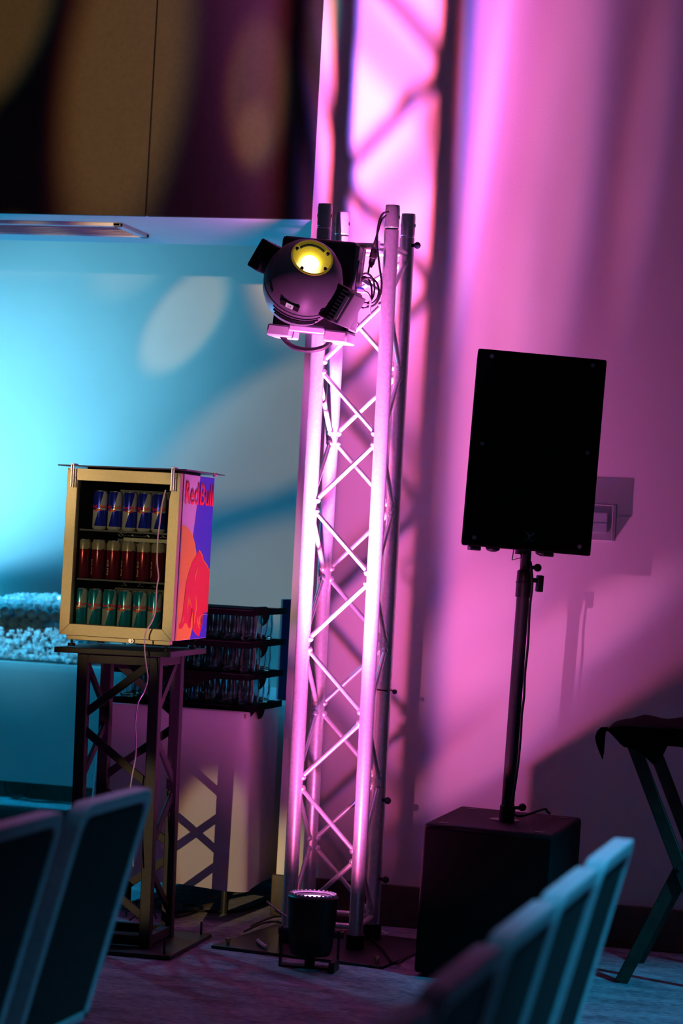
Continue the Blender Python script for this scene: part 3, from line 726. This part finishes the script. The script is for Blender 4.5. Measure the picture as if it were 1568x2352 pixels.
# ------------------------------------------------------------------ serving table with trays of glasses
def cloth_fn(x0, x1, y0, y1, zt, zb, flare, amp, rad, nw, seed):
    rnd = random.Random(seed); ph = [rnd.uniform(0, 6.28) for _ in range(4)]
    per = []
    def arc(cx, cy, a0): return [(cx+rad*math.cos(a0+k*math.pi/20), cy+rad*math.sin(a0+k*math.pi/20), a0+k*math.pi/20) for k in range(11)]
    corners_ = [(x1-rad, y0+rad, -math.pi/2), (x1-rad, y1-rad, 0), (x0+rad, y1-rad, math.pi/2), (x0+rad, y0+rad, math.pi)]
    segs = [arc(*c) for c in corners_]
    for i in range(4):
        A = segs[i]; B = segs[(i+1) % 4][0]; per += A
        n = 26; p = A[-1]
        for k in range(1, n): per.append((p[0]+(B[0]-p[0])*k/n, p[1]+(B[1]-p[1])*k/n, p[2]))
    return per, ph
def tablecloth(name, x0, x1, y0, y1, zt, zb, m, label, flare=.03, amp=.012, rad=.03, seed=1, lift=0, group=None):
    per, ph = cloth_fn(x0, x1, y0, y1, zt, zb, flare, amp, rad, 9, seed)
    mb = MB(); n = len(per); rowsn = 16; V = []
    for j in range(rowsn):
        t = j/(rowsn-1); row = []
        for i, (x, y, a) in enumerate(per):
            # outward direction
            s = i/n*2*math.pi
            cornerness = 0
            for c in range(4):
                ic = (c*36+5); d = min(abs(i-ic), n-abs(i-ic)); cornerness = max(cornerness, math.exp(-(d/7)**2))
            wv = amp*t*(math.sin(7*s+ph[0])+.6*math.sin(13*s+ph[1])+.35*math.sin(23*s+ph[2])) + flare*t + cornerness*.035*t
            z = zt-.002 - (zt-zb)*t + (.004*math.sin(3*s+ph[3]) - lift*cornerness)*t
            off = min(t*8, 1)*.006
            row.append(mb.bm.verts.new((x+math.cos(a)*(wv+off), y+math.sin(a)*(wv+off), z)))
        V.append(row)
    for j in range(rowsn-1):
        for i in range(n): k = (i+1) % n; mb.bm.faces.new((V[j][i], V[j+1][i], V[j+1][k], V[j][k]))
    top = [mb.bm.verts.new((x-math.cos(a)*.004, y-math.sin(a)*.004, zt+.002)) for x, y, a in per]
    for i in range(n): k = (i+1) % n; mb.bm.faces.new((top[i], V[0][i], V[0][k], top[k]))
    mb.bm.faces.new(top)
    o = mb.build(name, m, angle=60); return tag(o, label, 'tablecloth', group)
TZ = .757
TX0, TX1, TY0, TY1 = -3.03, -2.47, 8.46, 10.0
tb = thing('serving_table', 'narrow serving table under a pale cloth, behind the fridge stand', 'table', ((TX0+TX1)/2, (TY0+TY1)/2, 0))
MB().box((0, 0, TZ-.012), (TX1-TX0-.012, TY1-TY0-.012, .018)).build('tabletop', TABLEWD, tb, bevel=.002)
for x in (-1, 1):
    for y in (-1, 1): MB().cyl((x*.19, y*.62, 0), (x*.19, y*.62, TZ-.02), .014, seg=14).build('leg', CHLEG, tb)
lf = at_z(522, 2093, 0)
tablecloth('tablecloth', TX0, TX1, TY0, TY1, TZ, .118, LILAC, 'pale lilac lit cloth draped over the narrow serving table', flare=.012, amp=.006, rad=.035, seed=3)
glz = [TZ+.004]
trz_ = [at_y(560, 1617, 8.5).z, at_y(560, 1541, 8.5).z, at_y(560, 1464, 8.5).z, at_y(560, 1390, 8.5).z]
# glass prototype: stemless tumbler
def make_glass(r=.0312, h=.094):
    prof = [(0, .0), (.022, .0), (.028, .006), (r, .040), (r+.0005, .052), (r-.003, h-.006), (r-.0045, h), (r-.0058, h), (r-.0045, h-.008), (r-.0015, .052), (r-.0018, .041), (.026, .012), (.018, .008), (0, .008)]
    return MB().lathe(prof, seg=20)
g0 = make_glass().build('drinking_glass', GLASS)
TCX = (TX0+TX1)/2; first = True
levels = ['bottom', 'middle', 'top']
TRZ = [TZ+.012, TZ+.012+.118, TZ+.012+.236, TZ+.012+.354]
for lv in range(4):
    z = TRZ[lv]
    tname = ['bottom', 'second', 'third', 'topmost'][lv]
    tr = MB(); wq, dq = .50, .40; cy_ = 8.72
    tr.lathe([(0, 0), (.5, 0), (.53, .012), (.525, .013), (.495, .004), (0, .004)], Matrix.Translation((TCX+.005, cy_, z-.004)) @ Matrix.Rotation(R(45), 4, 'Z') @ Matrix.Diagonal((.5, .5, 1, 1)), 4)
    for v in tr.bm.verts:
        v.co.x = TCX+.005+(v.co.x-TCX-.005)*1.42; v.co.y = cy_+(v.co.y-cy_)*1.15
    tag(tr.build('serving_tray', BLKRUB, bevel=.004, smooth=False), 'black serving tray, %s of the stack on the pale clothed table' % tname, 'tray', 'black trays stacked on the serving table')
    # napkin with hanging corners
    mb = MB(); zf = z+.0125; yf = cy_-.222
    tips = {0: [(-.26, -.12, .045), (.20, .30, .05)], 1: [(-.12, .16, .055)], 2: [(-.22, .06, .05)], 3: []}[lv]
    mb.box((TCX+.005, yf+.013, zf-.014), (.540, .006, .028))
    if lv < 3: mb.box((TCX+.005, cy_, zf-.003), (.50, .40, .002))
    for a, b, d in tips:
        mb.prism([(TCX+a, zf-.002), (TCX+b, zf-.002), (TCX+b, zf-.018), (TCX+(a+b)/2+.01, zf-.018-d*.95), (TCX+(a+b)/2-.01, zf-.018-d), (TCX+a, zf-.018)], .003, Matrix.Translation((0, yf+.006, 0)))
    mb.box((TCX+.276, cy_, zf-.012), (.005, .43, .024))
    # curled corner at the right end
    xr = TCX+.272
    def curl(u, v, xr=xr, zf=zf, lv=lv, cy_=cy_):
        a = v*math.pi*.75; hw = (.10*(1-v)+.008)
        return Vector((xr-.02+.035*math.sin(a), cy_-.10+(u-.5)*2*hw, zf+.006-.045*(1-math.cos(a))*.9-.0))
    mb.grid(curl, 8, 10)
    tag(mb.build('black_napkin', BLKCLOTH, solid=.0015, smooth=False), 'black cloth lining the %s glass tray, its corner hanging down' % tname, 'napkin', 'black cloths lining the stacked trays')
    if lv == 3: continue
    for ix in range(8):
        for iy in range(4):
            if first: g = g0; first = False
            else: g = g0.copy(); COL.objects.link(g)
            g.location = (TCX-.212+ix*.0655+random.uniform(-.001, .001), cy_-.175+iy*.070+random.uniform(-.002, .002), z+.0135)
            g.rotation_euler = (0, 0, random.random()*3)
            pos = ['front', 'second', 'third', 'rear'][iy]
            nx = ['leftmost', 'second from left', 'third from left', 'fourth from left', 'fourth from right', 'third from right', 'second from right', 'rightmost'][ix]
            tag(g, 'clear tumbler, %s in the %s row of the %s glass tray' % (nx, pos, levels[lv]), 'glass', 'tumblers on the stacked trays')
nb = at_y(641, 1376, 9.25)
bx = thing('navy_box', 'tall navy blue carton standing behind the stacked glass trays', 'box', (nb.x+.075, 9.32, TZ+.004))
hz_ = nb.z-TZ-.004
MB().box((.006, 0, hz_/2), (.136, .12, hz_)).build('carton', NAVY, bx, bevel=.002)
MB().box((-.066, -.0, hz_/2), (.007, .12, hz_)).build('carton_side', WHITEPL, bx)

# ------------------------------------------------------------------ far table with iced bottles
BX0, BX1, BY0, BY1 = -5.6, -3.30, 10.52, 11.30
BZ = .757
t2 = thing('buffet_table', 'long far table under a grey cloth by the cyan wall', 'table', ((BX0+BX1)/2, (BY0+BY1)/2, 0))
MB().box((0, 0, BZ-.012), (BX1-BX0-.012, BY1-BY0-.012, .018)).build('tabletop', TABLEWD, t2, bevel=.002)
for x in (-1, 1):
    for y in (-1, 1): MB().cyl((x*1.0, y*.3, 0), (x*1.0, y*.3, BZ-.02), .014, seg=12).build('leg', CHLEG, t2)
tablecloth('tablecloth', BX0, BX1, BY0, BY1, BZ, .215, CYCLOTH, 'cyan lit grey cloth hanging from the long far table', flare=.01, amp=.003, rad=.04, seed=5)
ty = 10.60
tubx0, tubx1 = -5.3, at_y(285, 1500, 10.66).x-.02
rim = at_y(70, 1383, ty).z
tub = MB()
def rr(x0, x1, y0, y1, z, rad=.06):
    pts = []
    for cx, cy, a0 in ((x1-rad, y0+rad, -90), (x1-rad, y1-rad, 0), (x0+rad, y1-rad, 90), (x0+rad, y0+rad, 180)):
        for k in range(6): a = R(a0+k*18); pts.append(Vector((cx+rad*math.cos(a), cy+rad*math.sin(a), z)))
    return pts
TX_0, TX_1 = -5.3, -3.88
ringsn = [rr(TX_0+.03, TX_1-.03, ty+.03, ty+.40, BZ+.005), rr(TX_0, TX_1, ty, ty+.43, rim), rr(TX_0-.012, TX_1+.012, ty-.012, ty+.442, rim), rr(TX_0-.012, TX_1+.012, ty-.012, ty+.442, rim+.008), rr(TX_0+.004, TX_1-.004, ty+.004, ty+.426, rim+.008), rr(TX_0+.034, TX_1-.034, ty+.034, ty+.396, BZ+.009)]
VV = [[tub.bm.verts.new(p) for p in ring] for ring in ringsn]
for A_, B_ in zip(VV, VV[1:]):
    n = len(A_)
    for i in range(n): tub.bm.faces.new((A_[i], A_[(i+1) % n], B_[(i+1) % n], B_[i]))
tub.bm.faces.new(VV[0][::-1]); tub.bm.faces.new(VV[-1])
tag(tub.build('ice_tub', CLEAR), 'long clear plastic tub heaped with ice and bottles on the far table', 'tub')
# bottles lying with their ends to the room
bpos = [(11, 1405), (46, 1407), (73, 1410), (100, 1414), (127, 1416), (3, 1430), (30, 1430), (57, 1433), (83, 1436)]
bl = None
for i, (x, y) in enumerate(bpos):
    p = at_y(x, y, ty+.018)
    rowt = 'upper' if i < 5 else 'lower'
    L_ = 'dark bottle lying in the ice, base outward, %s in the %s row' % ((['leftmost', 'second from left', 'middle one', 'fourth from left', 'rightmost'] if i < 5 else ['leftmost', 'second from left', 'third from left', 'rightmost'])[i if i < 5 else i-5], rowt)
    if bl is None:
        bl = thing('bottle', L_, 'bottle', group='bottles lying in the ice tub')
        RX = Euler((R(-90), 0, 0)).to_matrix().to_4x4()
        MB().lathe([(0, .010), (.010, .006), (.020, .002), (.024, .000), (.0285, .004), (.0295, .012), (.0295, .125), (.024, .155), (.014, .185), (.0125, .225), (0, .225)], RX, 28).build('glass_body', BOTTLE, bl)
        MB().lathe([(.0133, .213), (.0145, .215), (.0145, .229), (0, .229)], RX, 20).build('cap', ALU2, bl)
        b = bl
    else: b = copy_tree(bl); b['label'] = L_
    b.location = p
# ice: uncountable
mb = MB(); rnd = random.Random(4)
for k in range(3200):
    px_ = rnd.uniform(-40, 215); u = rnd.random()
    if u < .22: py_ = rnd.uniform(1366, 1396); Y = ty+rnd.uniform(.03, .35)
    elif u < .40: py_ = rnd.uniform(1386, 1396); Y = ty+rnd.uniform(.03, .10)
    else: py_ = rnd.uniform(1444, 1522); Y = ty+rnd.uniform(.012, .06)
    if px_ < 12 and py_ < 1372: continue
    p = at_y(px_, py_, Y)
    if p.z < BZ+.02 or p.x > TX_1-.045 or p.x < TX_0+.05: continue
    s_ = rnd.uniform(.010, .022)
    mb.box(p, (s_, s_*rnd.uniform(.7, 1), s_*rnd.uniform(.6, 1)), Euler((rnd.random()*3, rnd.random()*3, rnd.random()*3)).to_matrix())
tag(mb.build('crushed_ice', ICE, smooth=False), 'heap of clear ice pieces filling the long tub on the far table', 'ice', kind='stuff')
# spare ice bag and plate beyond the tub on the same table
cc = at_z(38, 1834, 0)
mb = MB()
for k in range(4):
    pts = [Vector((cc.x+.065*math.cos(a)+.006*k, FY-.06-.012*k, .078+.068*math.sin(a))) for a in [j*2*math.pi/16 for j in range(17)]]
    mb.path(pts, .0055, 6, 3)
mb.path([Vector((cc.x+.06, FY-.10, .012)), Vector((cc.x+.15, FY-.13, .006)), Vector((cc.x+.30, FY-.10, .006)), Vector((cc.x+.5, FY-.14, .006)), Vector((cc.x+.9, FY-.10, .006))], .0055, 6)
tag(mb.build('coiled_cable', BLKRUB), 'coil of dark cable leaning on the back baseboard beneath the far table', 'cable')

# ------------------------------------------------------------------ subwoofer, pole, speaker
SW, SD, SH = .4303, .6159, .4962
SU = thing('subwoofer', 'large black subwoofer box on the carpet beside the truss', 'speaker', (-1.4299, 8.019, 0), (0, .0143, .0007))
MB().box((0, .008, SH/2+.004), (SW, SD-.016, SH-.008)).build('cabinet', CARPETPLY, SU, bevel=.012)
MB().box((0, -SD/2+.006, SH/2+.004), (SW-.016, .014, SH-.03)).build('grille', GRILLE, SU, bevel=.006)
for x in (-.16, .16):
    for y in (-.24, .24):
        MB().cyl((x, y, SH-.001), (x, y, SH+.0015), .020, seg=20).build('stacking_cup', BLKRUB, SU)
        MB().cyl((x, y, -.001), (x, y, .010), .018, seg=16).build('foot', BLKRUB, SU)
MB().lathe([(.022, SH-.001), (.052, SH-.001), (.050, SH+.003), (.022, SH+.004)], seg=32, close=True).build('pole_socket', BLK, SU)
def ylogo(parent, M_, s=.03, m=SILVPL):
    mb = MB()
    for a, b, c, d in ((-1, 0, .06, 2.06), (1, 0, .06, 2.06)): mb.box(M_ @ Vector((a*s*.5, 0, 0)), (.001, .0012, s)) if False else None
    def bar(x0, z0, x1, z1, w_):
        dx, dz = x1-x0, z1-z0; L = math.hypot(dx, dz); nx, nz = -dz/L*w_/2, dx/L*w_/2
        mb.prism([((x0+nx)*s, (z0+nz)*s), ((x1+nx)*s, (z1+nz)*s), ((x1-nx)*s, (z1-nz)*s), ((x0-nx)*s, (z0-nz)*s)], .001, M_)
    for q in ((-.5, .5, .5, .5), (.5, .5, .5, -.5), (.5, -.5, -.5, -.5), (-.5, -.5, -.5, .5)): bar(*q, .035)
    bar(-.34, .34, .02, .0, .16); bar(.42, .40, -.18, -.22, .16); bar(-.4, -.36, .4, -.36, .06)
    mb.build('maker_badge', m, parent, smooth=False)
BADGE = mat('badge_grey', (.16, .17, .17), .5, noise=(60, .05))
ylogo(SU, Matrix.Translation((-.02+.0, -SD/2-.002, .062)), .032, BADGE)

PB_, PTP = Vector((-1.408, 7.975, SH+.0)), Vector((-1.383, 7.935, 1.415))
PO = thing('speaker_pole', 'black telescopic pole rising from the subwoofer to the loudspeaker', 'pole', PB_)
ax = (PTP-PB_); Lp = ax.length; POM = ax.to_track_quat('Z', 'Y'); PO.rotation_mode = 'QUATERNION'; PO.rotation_quaternion = POM
zc_ = Lp*.915
MB().lathe([(0, -.0), (.019, 0), (.019, .02), (.0215, .02), (.0215, zc_-.07), (.021, zc_-.07)], seg=24).build('lower_tube', BLACKM, PO)
MB().lathe([(.0175, zc_-.08), (.0175, Lp), (0, Lp)], seg=24).build('upper_tube', BLACKM, PO)
MB().lathe([(.0216, .0), (.026, .002), (.026, .055), (.0216, .057)], seg=24, close=True).build('base_collar', BLK, PO)
MB().lathe([(.0216, zc_-.09), (.026, zc_-.088), (.026, zc_-.045), (.0275, zc_-.044), (.0275, zc_-.038), (.0255, zc_-.036), (.0255, zc_-.004), (.023, zc_), (.0176, zc_+.002)], seg=24).build('clamp_collar', BLK, PO)
MB().cyl((.02, -.01, zc_-.03), (.05, -.015, zc_-.03), .008, seg=12).box((.05, -.015, zc_-.04), (.022, .02, .055)).build('clamp_lever', BLK, PO, bevel=.003)
MB().cyl((.015, -.01, zc_+.012), (.035, -.012, zc_+.012), .006, seg=10).sph((.040, -.012, zc_+.012), .0135, seg=16).build('lock_knob', BLK, PO)
MB().cyl((.02, -.01, .05), (.035, -.012, .05), .006, seg=10).sph((.048, -.012, .052), .0135, seg=18).build('base_knob', BLK, PO)
MB().path([(-.012, -.01, Lp-.005), (-.048, -.01, Lp+.0), (-.052, -.01, Lp-.045), (-.02, -.01, Lp-.035), (-.030, -.01, Lp+.0)], .0022, 6, 1).build('safety_pin_wire', BLK, PO)

SPW, SPH, SPD = .4215, .6395, .35
SP = thing('loudspeaker', 'tall black loudspeaker mounted on the pole above the subwoofer', 'speaker', (-1.4015, 7.90, 1.4025), (-.0034, .0329, .3076))
mb = MB(); hw = SPW/2
# cabinet tapers toward its back
v = []
for y, k in ((-SPD/2+.014, 1.0), (SPD/2-.06, .86), (SPD/2, .60)):
    v.append([mb.bm.verts.new(p) for p in (Vector((-hw*k, y, .004)), Vector((hw*k, y, .004)), Vector((hw*k, y, SPH-.004)), Vector((-hw*k, y, SPH-.004)))])
mb.bm.faces.new(v[0]); mb.bm.faces.new(v[2][::-1])
for A_, B_ in zip(v, v[1:]):
    for i in range(4): mb.bm.faces.new((A_[i], B_[i], B_[(i+1) % 4], A_[(i+1) % 4]))
mb.build('cabinet', CARPETPLY, SP, bevel=.008)
g = MB().box((0, -SPD/2+.007, SPH/2), (SPW, .014, SPH)).build('grille', GRILLE, SP, bevel=.012); g.modifiers[0].segments = 4
for x, z in ((-.165, SPH-.022), (.165, SPH-.022), (-.172, .333), (.172, .333), (-.172, .028), (.172, .028)):
    MB().cyl((x, -SPD/2-.0015, z), (x, -SPD/2+.002, z), .007, seg=14).build('grille_screw', BADGE, SP)
ylogo(SP, Matrix.Translation((.008, -SPD/2-.0018, .047)), .030, BADGE)
for x in (-.125, .115):
    MB().box((x-.03, -.05, -.006), (.035, .09, .014)).build('rubber_foot', BLKRUB, SP, bevel=.003)
MB().sph((-.095, -.06, -.001), .024, (1, 1, .5)).build('underside_knob', BLK, SP)
MB().sph((.07, -.06, -.001), .024, (1, 1, .5)).build('underside_knob', BLK, SP)
MB().cyl((.018, .035, -.012), (.018, .035, .02), .026, seg=20).build('pole_mount', BLK, SP)
# cable from speaker down the pole
def C_(x, y, Y=7.90): return at_y(x, y, Y)
tag(MB().path([C_(1218, 1290, 7.93), C_(1222, 1340), C_(1216, 1400), C_(1212, 1480), C_(1205, 1550), C_(1203, 1600), C_(1198, 1640), C_(1196, 1680), C_(1191, 1740), C_(1183, 1800), C_(1178, 1830), C_(1174, 1856, 7.93), C_(1183, 1872, 7.93), C_(1200, 1874, 7.96), C_(1225, 1866, 8.02), C_(1250, 1858, 8.10), C_(1257, 1864, 8.16), C_(1262, 1868, 8.2)], .0042, 8).build('speaker_cable', BLKRUB), 'black cable running down the speaker pole onto the subwoofer top', 'cable')

# ------------------------------------------------------------------ thermostat guard on the wall
g1, g2 = at_y(1408, 1161, WY-.075), at_y(1404, 1242, WY-.075)
gw = .135; gx1 = g1.x; gz1, gz0 = g1.z, g2.z
TGd = thing('thermostat_guard', 'clear plastic guard box on the wall beside the loudspeaker', 'guard box', (gx1-gw/2, WY-.0005, gz0))
gh = gz1-gz0; mb = MB()
mb.box((0, -.073, gh/2), (gw, .003, gh)).box((-gw/2+.0015, -.037, gh/2), (.003, .070, gh)).box((gw/2-.0015, -.037, gh/2), (.003, .070, gh)).box((0, -.037, gh-.0015), (gw-.006, .070, .003)).box((0, -.037, .0015), (gw-.006, .070, .003))
mb.build('cover', GUARD, TGd, bevel=.0008)
for a_, b_ in (((-gw/2, 0), (gw/2, 0)), ((gw/2, 0), (gw/2, gh)), ((gw/2, gh), (-gw/2, gh)), ((-gw/2, gh), (-gw/2, 0))):
    MB().cyl((a_[0], -.0745, a_[1]), (b_[0], -.0745, b_[1]), .0013, seg=8).build('cover_edge', WHITEPL, TGd)
MB().box((0, -.002, gh/2), (gw+.004, .003, gh+.004)).build('back_plate', W_PAINT, TGd, bevel=.001)
MB().box((0, -.014, gh/2), (.085, .018, .075)).build('thermostat', WHITEPL, TGd, bevel=.004)

# ------------------------------------------------------------------ folding tray stand with black cloth
SY = 7.95
TS = thing('folding_tray_stand', 'dark wooden folding tray stand with crossed legs at the right', 'tray stand', (-.82, SY, 0))
def ts(px, py, Y=SY): return at_y(px, py, Y) - TS.location
def flat_bar(a, b, w_, th, nm, m=WOODDK, parent=TS):
    a, b = Vector(a), Vector(b); d = b-a; L = d.length; rot = Matrix((d.normalized(), Vector((0, 1, 0)), d.normalized().cross(Vector((0, 1, 0))))).transposed()
    return MB().box((a+b)/2, (L, th, w_), rot).build(nm, m, parent, bevel=.003)
ztop = at_y(1440, 1718, SY).z
A1, A2 = ts(1452, 1705), ts(1568, 2010)
dirv = (A2-A1).normalized()
def footp(a, d): k = -a.z/d.z; return a+d*k
fa = footp(A1, dirv)
off_y = .43
for yy in (-.0, off_y):
    flat_bar(A1+Vector((0, yy, 0)), fa+Vector((0, yy, .0)), .042, .022, 'leg')
    # the other pair crosses at mid height
    B1 = Vector((A1.x + (fa.x-A1.x)*1.0, 0, A1.z)); B0 = Vector((A1.x, 0, 0))
    flat_bar(B1+Vector((0, yy+.024, 0)), B0+Vector((0, yy+.024, 0)), .042, .022, 'leg')
cmid = (A1+fa)/2
MB().cyl(cmid+Vector((0, -.02, 0)), cmid+Vector((0, off_y+.04, 0)), .008, seg=12).build('hinge_rod', CHLEG, TS)
MB().cyl(A1+Vector((-.005, -.03, .0)), A1+Vector((-.005, off_y+.05, 0)), .013, seg=16).build('top_rail', WOODDK, TS)
B1 = Vector((fa.x, 0, A1.z)); MB().cyl(B1+Vector((0, -.03, 0)), B1+Vector((0, off_y+.05, 0)), .013, seg=16).build('top_rail', WOODDK, TS)
for yy in (.06, .30): MB().box(((A1.x+fa.x)/2, yy, A1.z-.006), (fa.x-A1.x, .025, .002)).build('strap', BLKRUB, TS)
# black cloth over it
from bisect import bisect
def poly_at(P_, x):
    for (x0, z0), (x1, z1) in zip(P_, P_[1:]):
        if x <= x1: return z0+(z1-z0)*(x-x0)/(x1-x0)
    return P_[-1][1]
topc = [(1392, 1671), (1410, 1664), (1440, 1661), (1480, 1663), (1520, 1666), (1568, 1668), (1640, 1672)]
botc = [(1392, 1676), (1405, 1688), (1418, 1700), (1434, 1716), (1462, 1722), (1480, 1738), (1503, 1757), (1520, 1738), (1532, 1712), (1568, 1717), (1640, 1722)]
mb = MB()
def clf(u, v):
    px_ = 1392+248*u
    if v < .45:      # hanging front
        t = 1-v/.45; zt_ = poly_at(topc, px_)+6; zb_ = poly_at(botc, px_)
        p = at_y(px_, zt_+(zb_-zt_)*t, SY-.055); return Vector((p.x, SY-.050-.012*math.sin(t*1.5)+.008*math.sin(40*u)*t, p.z))
    t = (v-.45)/.55; p = at_y(px_, poly_at(topc, px_)+5, SY-.055)
    return Vector((p.x, SY-.050+.50*t, p.z+.012*math.sin(t*3.1)+.006*math.sin(17*u+5*t)*t - .05*max(0, t-.85)/.15))
mb.grid(clf, 90, 26)
lc = [(1396, 1670), (1380, 1670), (1370, 1680), (1366, 1694), (1369, 1710), (1375, 1726), (1382, 1743)]
rc = [(1396, 1678), (1392, 1680), (1390, 1686), (1389, 1698), (1388, 1712), (1387, 1728), (1384, 1744)]
def tip(u, v):
    k = v*(len(lc)-1); i = min(int(k), len(lc)-2); f_ = k-i
    a_ = Vector(lc[i]).lerp(Vector(lc[i+1]), f_); b_ = Vector(rc[i]).lerp(Vector(rc[i+1]), f_); c_ = a_.lerp(b_, u)
    return at_y(c_.x, c_.y, SY-.055+.05*math.sin(u*3.1)*(1-v)-.02*math.sin(v*3))
mb.grid(tip, 8, 20)
tag(mb.build('black_cloth', BLKCLOTH, solid=.003, angle=60), 'crumpled black cloth draped over the folding tray stand', 'cloth')

# ------------------------------------------------------------------ floor cables
def fl(px, py, z=.006): return at_z(px, py, z)
def cable(pts, r, m, label, name='floor_cable'): return tag(MB().path(pts, r, 7).build(name, m), label, 'cable')
cable([fl(395, 2098), fl(440, 2092), fl(500, 2094), fl(550, 2092), fl(590, 2080), fl(625, 2060), fl(650, 2062)], .005, BLKRUB, 'black cable on the carpet from the black tower to the silver truss')
cable([fl(640, 2070, .02), fl(615, 2066, .03), fl(632, 2090, .02), fl(655, 2106, .03)], .0045, BLKRUB, 'short black cable curling beside the wall corner and truss')
cable([at_y(612, 2070, 8.0), at_y(630, 2085, 7.97), at_y(658, 2105, 7.95)], .003, PINKCORD, 'thin pink lit cord entering the side of the floor flood light')
for k, (x0_, y0_) in enumerate(((560, 2140), (575, 2128))):
    cable([fl(x0_, y0_, .02), fl(x0_+25, y0_-12, .02), fl(x0_+55, y0_-22, .02), fl(x0_+85, y0_-20, .02), fl(x0_+105, y0_+5, .02)], .0042, BLKRUB, ['front one of two black cables lying across the truss base plate', 'rear one of two black cables lying across the truss base plate'][k])
cable([fl(592, 2160, .020), fl(600, 2168, .020), fl(612, 2176, .020)], .007, WHITEPL, 'short pale plug end lying on the truss base plate')
cable([fl(870, 2135, .018), fl(880, 2140, .018), fl(892, 2146, .018)], .003, WHITEPL, 'tiny pale cable end lying behind the right truss tube')
cable([fl(412, 2082, .004), fl(440, 2078, .004), fl(458, 2084, .004), fl(450, 2094, .004), fl(420, 2104, .004), fl(400, 2106, .004)], .0035, BLK, 'thin glossy cable loop on the carpet behind the black tower')
cable([fl(945, 2190, .006), fl(925, 2204, .006), fl(905, 2212, .016), fl(880, 2180, .02), fl(850, 2150, .02)], .0045, BLKRUB, 'black cable running from the subwoofer to the truss base')
mb = MB()
for k in range(9):
    a = fl(300+random.uniform(-15, 60), 2095+random.uniform(-18, 22), .018); b = a+Vector((random.uniform(-.12, .12), random.uniform(-.1, .1), random.uniform(0, .03)))
    mb.path([a, (a+b)/2+Vector((.02, 0, .02)), b], .0035, 6)
tag(mb.build('cable_bundle', BLKRUB), 'tangle of black cables lying inside the foot of the black tower', 'cable bundle', kind='stuff')

# ------------------------------------------------------------------ chairs in the foreground
def make_chair(label, group):
    c = thing('banquet_chair', label, 'chair', group=group)
    # local: faces -x, back reclines toward +x; back top edge at x=0, z=.90
    hw = .197; lean = math.tan(R(14)); zt_ = .90; zb_ = .43; th = .036
    def bk(y, z, d): return Vector((-(zt_-z)*lean-d, y, z))
    mb = MB(); Rr = .045
    outer = []
    for cy, cz, a0 in ((hw-Rr, zt_-Rr, 0), (-hw+Rr, zt_-Rr, 90)):
        for k in range(7): a = R(a0+k*15); outer.append((cy+Rr*math.cos(a), cz+Rr*math.sin(a)))
    outer += [(-hw, zb_), (hw, zb_)]
    ins = .026; inner = []
    for cy, cz, a0 in ((hw-Rr-.006, zt_-Rr-.016, 0), (-hw+Rr+.006, zt_-Rr-.016, 90)):
        for k in range(7): a = R(a0+k*15); inner.append((cy+(Rr-.016)*math.cos(a), cz+(Rr-.012)*math.sin(a)))
    inner += [(-hw+.02, zb_+.02), (hw-.02, zb_+.02)]
    n = len(outer)
    F = [mb.bm.verts.new(bk(y, z, th)) for y, z in outer]; B = [mb.bm.verts.new(bk(y, z, 0)) for y, z in outer]
    I = [mb.bm.verts.new(bk(y, z, 0)) for y, z in inner]; I2 = [mb.bm.verts.new(bk(y, z, .008)) for y, z in inner]
    for i in range(n):
        k = (i+1) % n
        mb.bm.faces.new((F[i], F[k], B[k], B[i])); mb.bm.faces.new((B[i], B[k], I[k], I[i])); mb.bm.faces.new((I[i], I[k], I2[k], I2[i]))
    mb.bm.faces.new(F)
    bkf = mb.build('back_frame', CHFR, c, bevel=.004)
    mb = MB(); v_ = [mb.bm.verts.new(bk(y, z, .006)) for y, z in inner]; w_ = [mb.bm.verts.new(bk(y, z, .012)) for y, z in inner]
    mb.bm.faces.new(v_); mb.bm.faces.new(w_[::-1])
    for i in range(n): k = (i+1) % n; mb.bm.faces.new((v_[i], v_[k], w_[k], w_[i]))
    mb.build('back_panel', CHIN, c)
    MB().box((-(zt_-.66)*lean-th-.016, 0, .66), (.034, 2*hw-.03, .40), Euler((0, R(14), 0)).to_matrix()).build('backrest', CHIN, c, bevel=.014)
    MB().box((-.37, 0, .455), (.43, .392, .06)).build('seat', CHIN, c, bevel=.022)
    MB().box((-.36, 0, .415), (.41, .37, .022)).build('seat_frame', CHLEG, c, bevel=.003)
    for y in (-.178, .178):
        MB().cyl((-.54, y, .41), (-.57, y, .0), .012, seg=12).build('leg', CHLEG, c)
        MB().path([(-.115, y, .45), (-.145, y, .40), (-.13, y, .2), (-.09, y, .0)], .012, 10).build('leg', CHLEG, c)
    MB().cyl((-.56, -.19, .12), (-.56, .19, .12), .007, seg=10).build('stretcher', CHLEG, c)
    return c
pitch = .432
proto = None
names_r = ['farthest of the right foreground row, beside the subwoofer', 'second farthest of the right foreground row', 'third farthest of the right foreground row', 'fourth farthest of the right foreground row', 'nearest of the right foreground row, at the bottom edge']
yr = [4.15, 3.71, 3.30, 2.875, 2.44]
for i in range(5):
    lb = 'grey edged banquet chair, ' + names_r[i]
    if proto is None: c = proto = make_chair(lb, 'banquet chairs in the right foreground row')
    else: c = copy_tree(proto); c['label'] = lb
    c.location = (-.53, yr[i], 0)
names_l = ['farther chair of the left foreground row, by the black tower', 'nearer chair of the left foreground row, at the left edge']
for i, y in enumerate((4.335, 3.845)):
    c = copy_tree(proto); c['label'] = 'grey edged dark banquet chair, ' + names_l[i]; c['group'] = 'banquet chairs in the left foreground row'
    c.location = (-1.50, y, -.0)
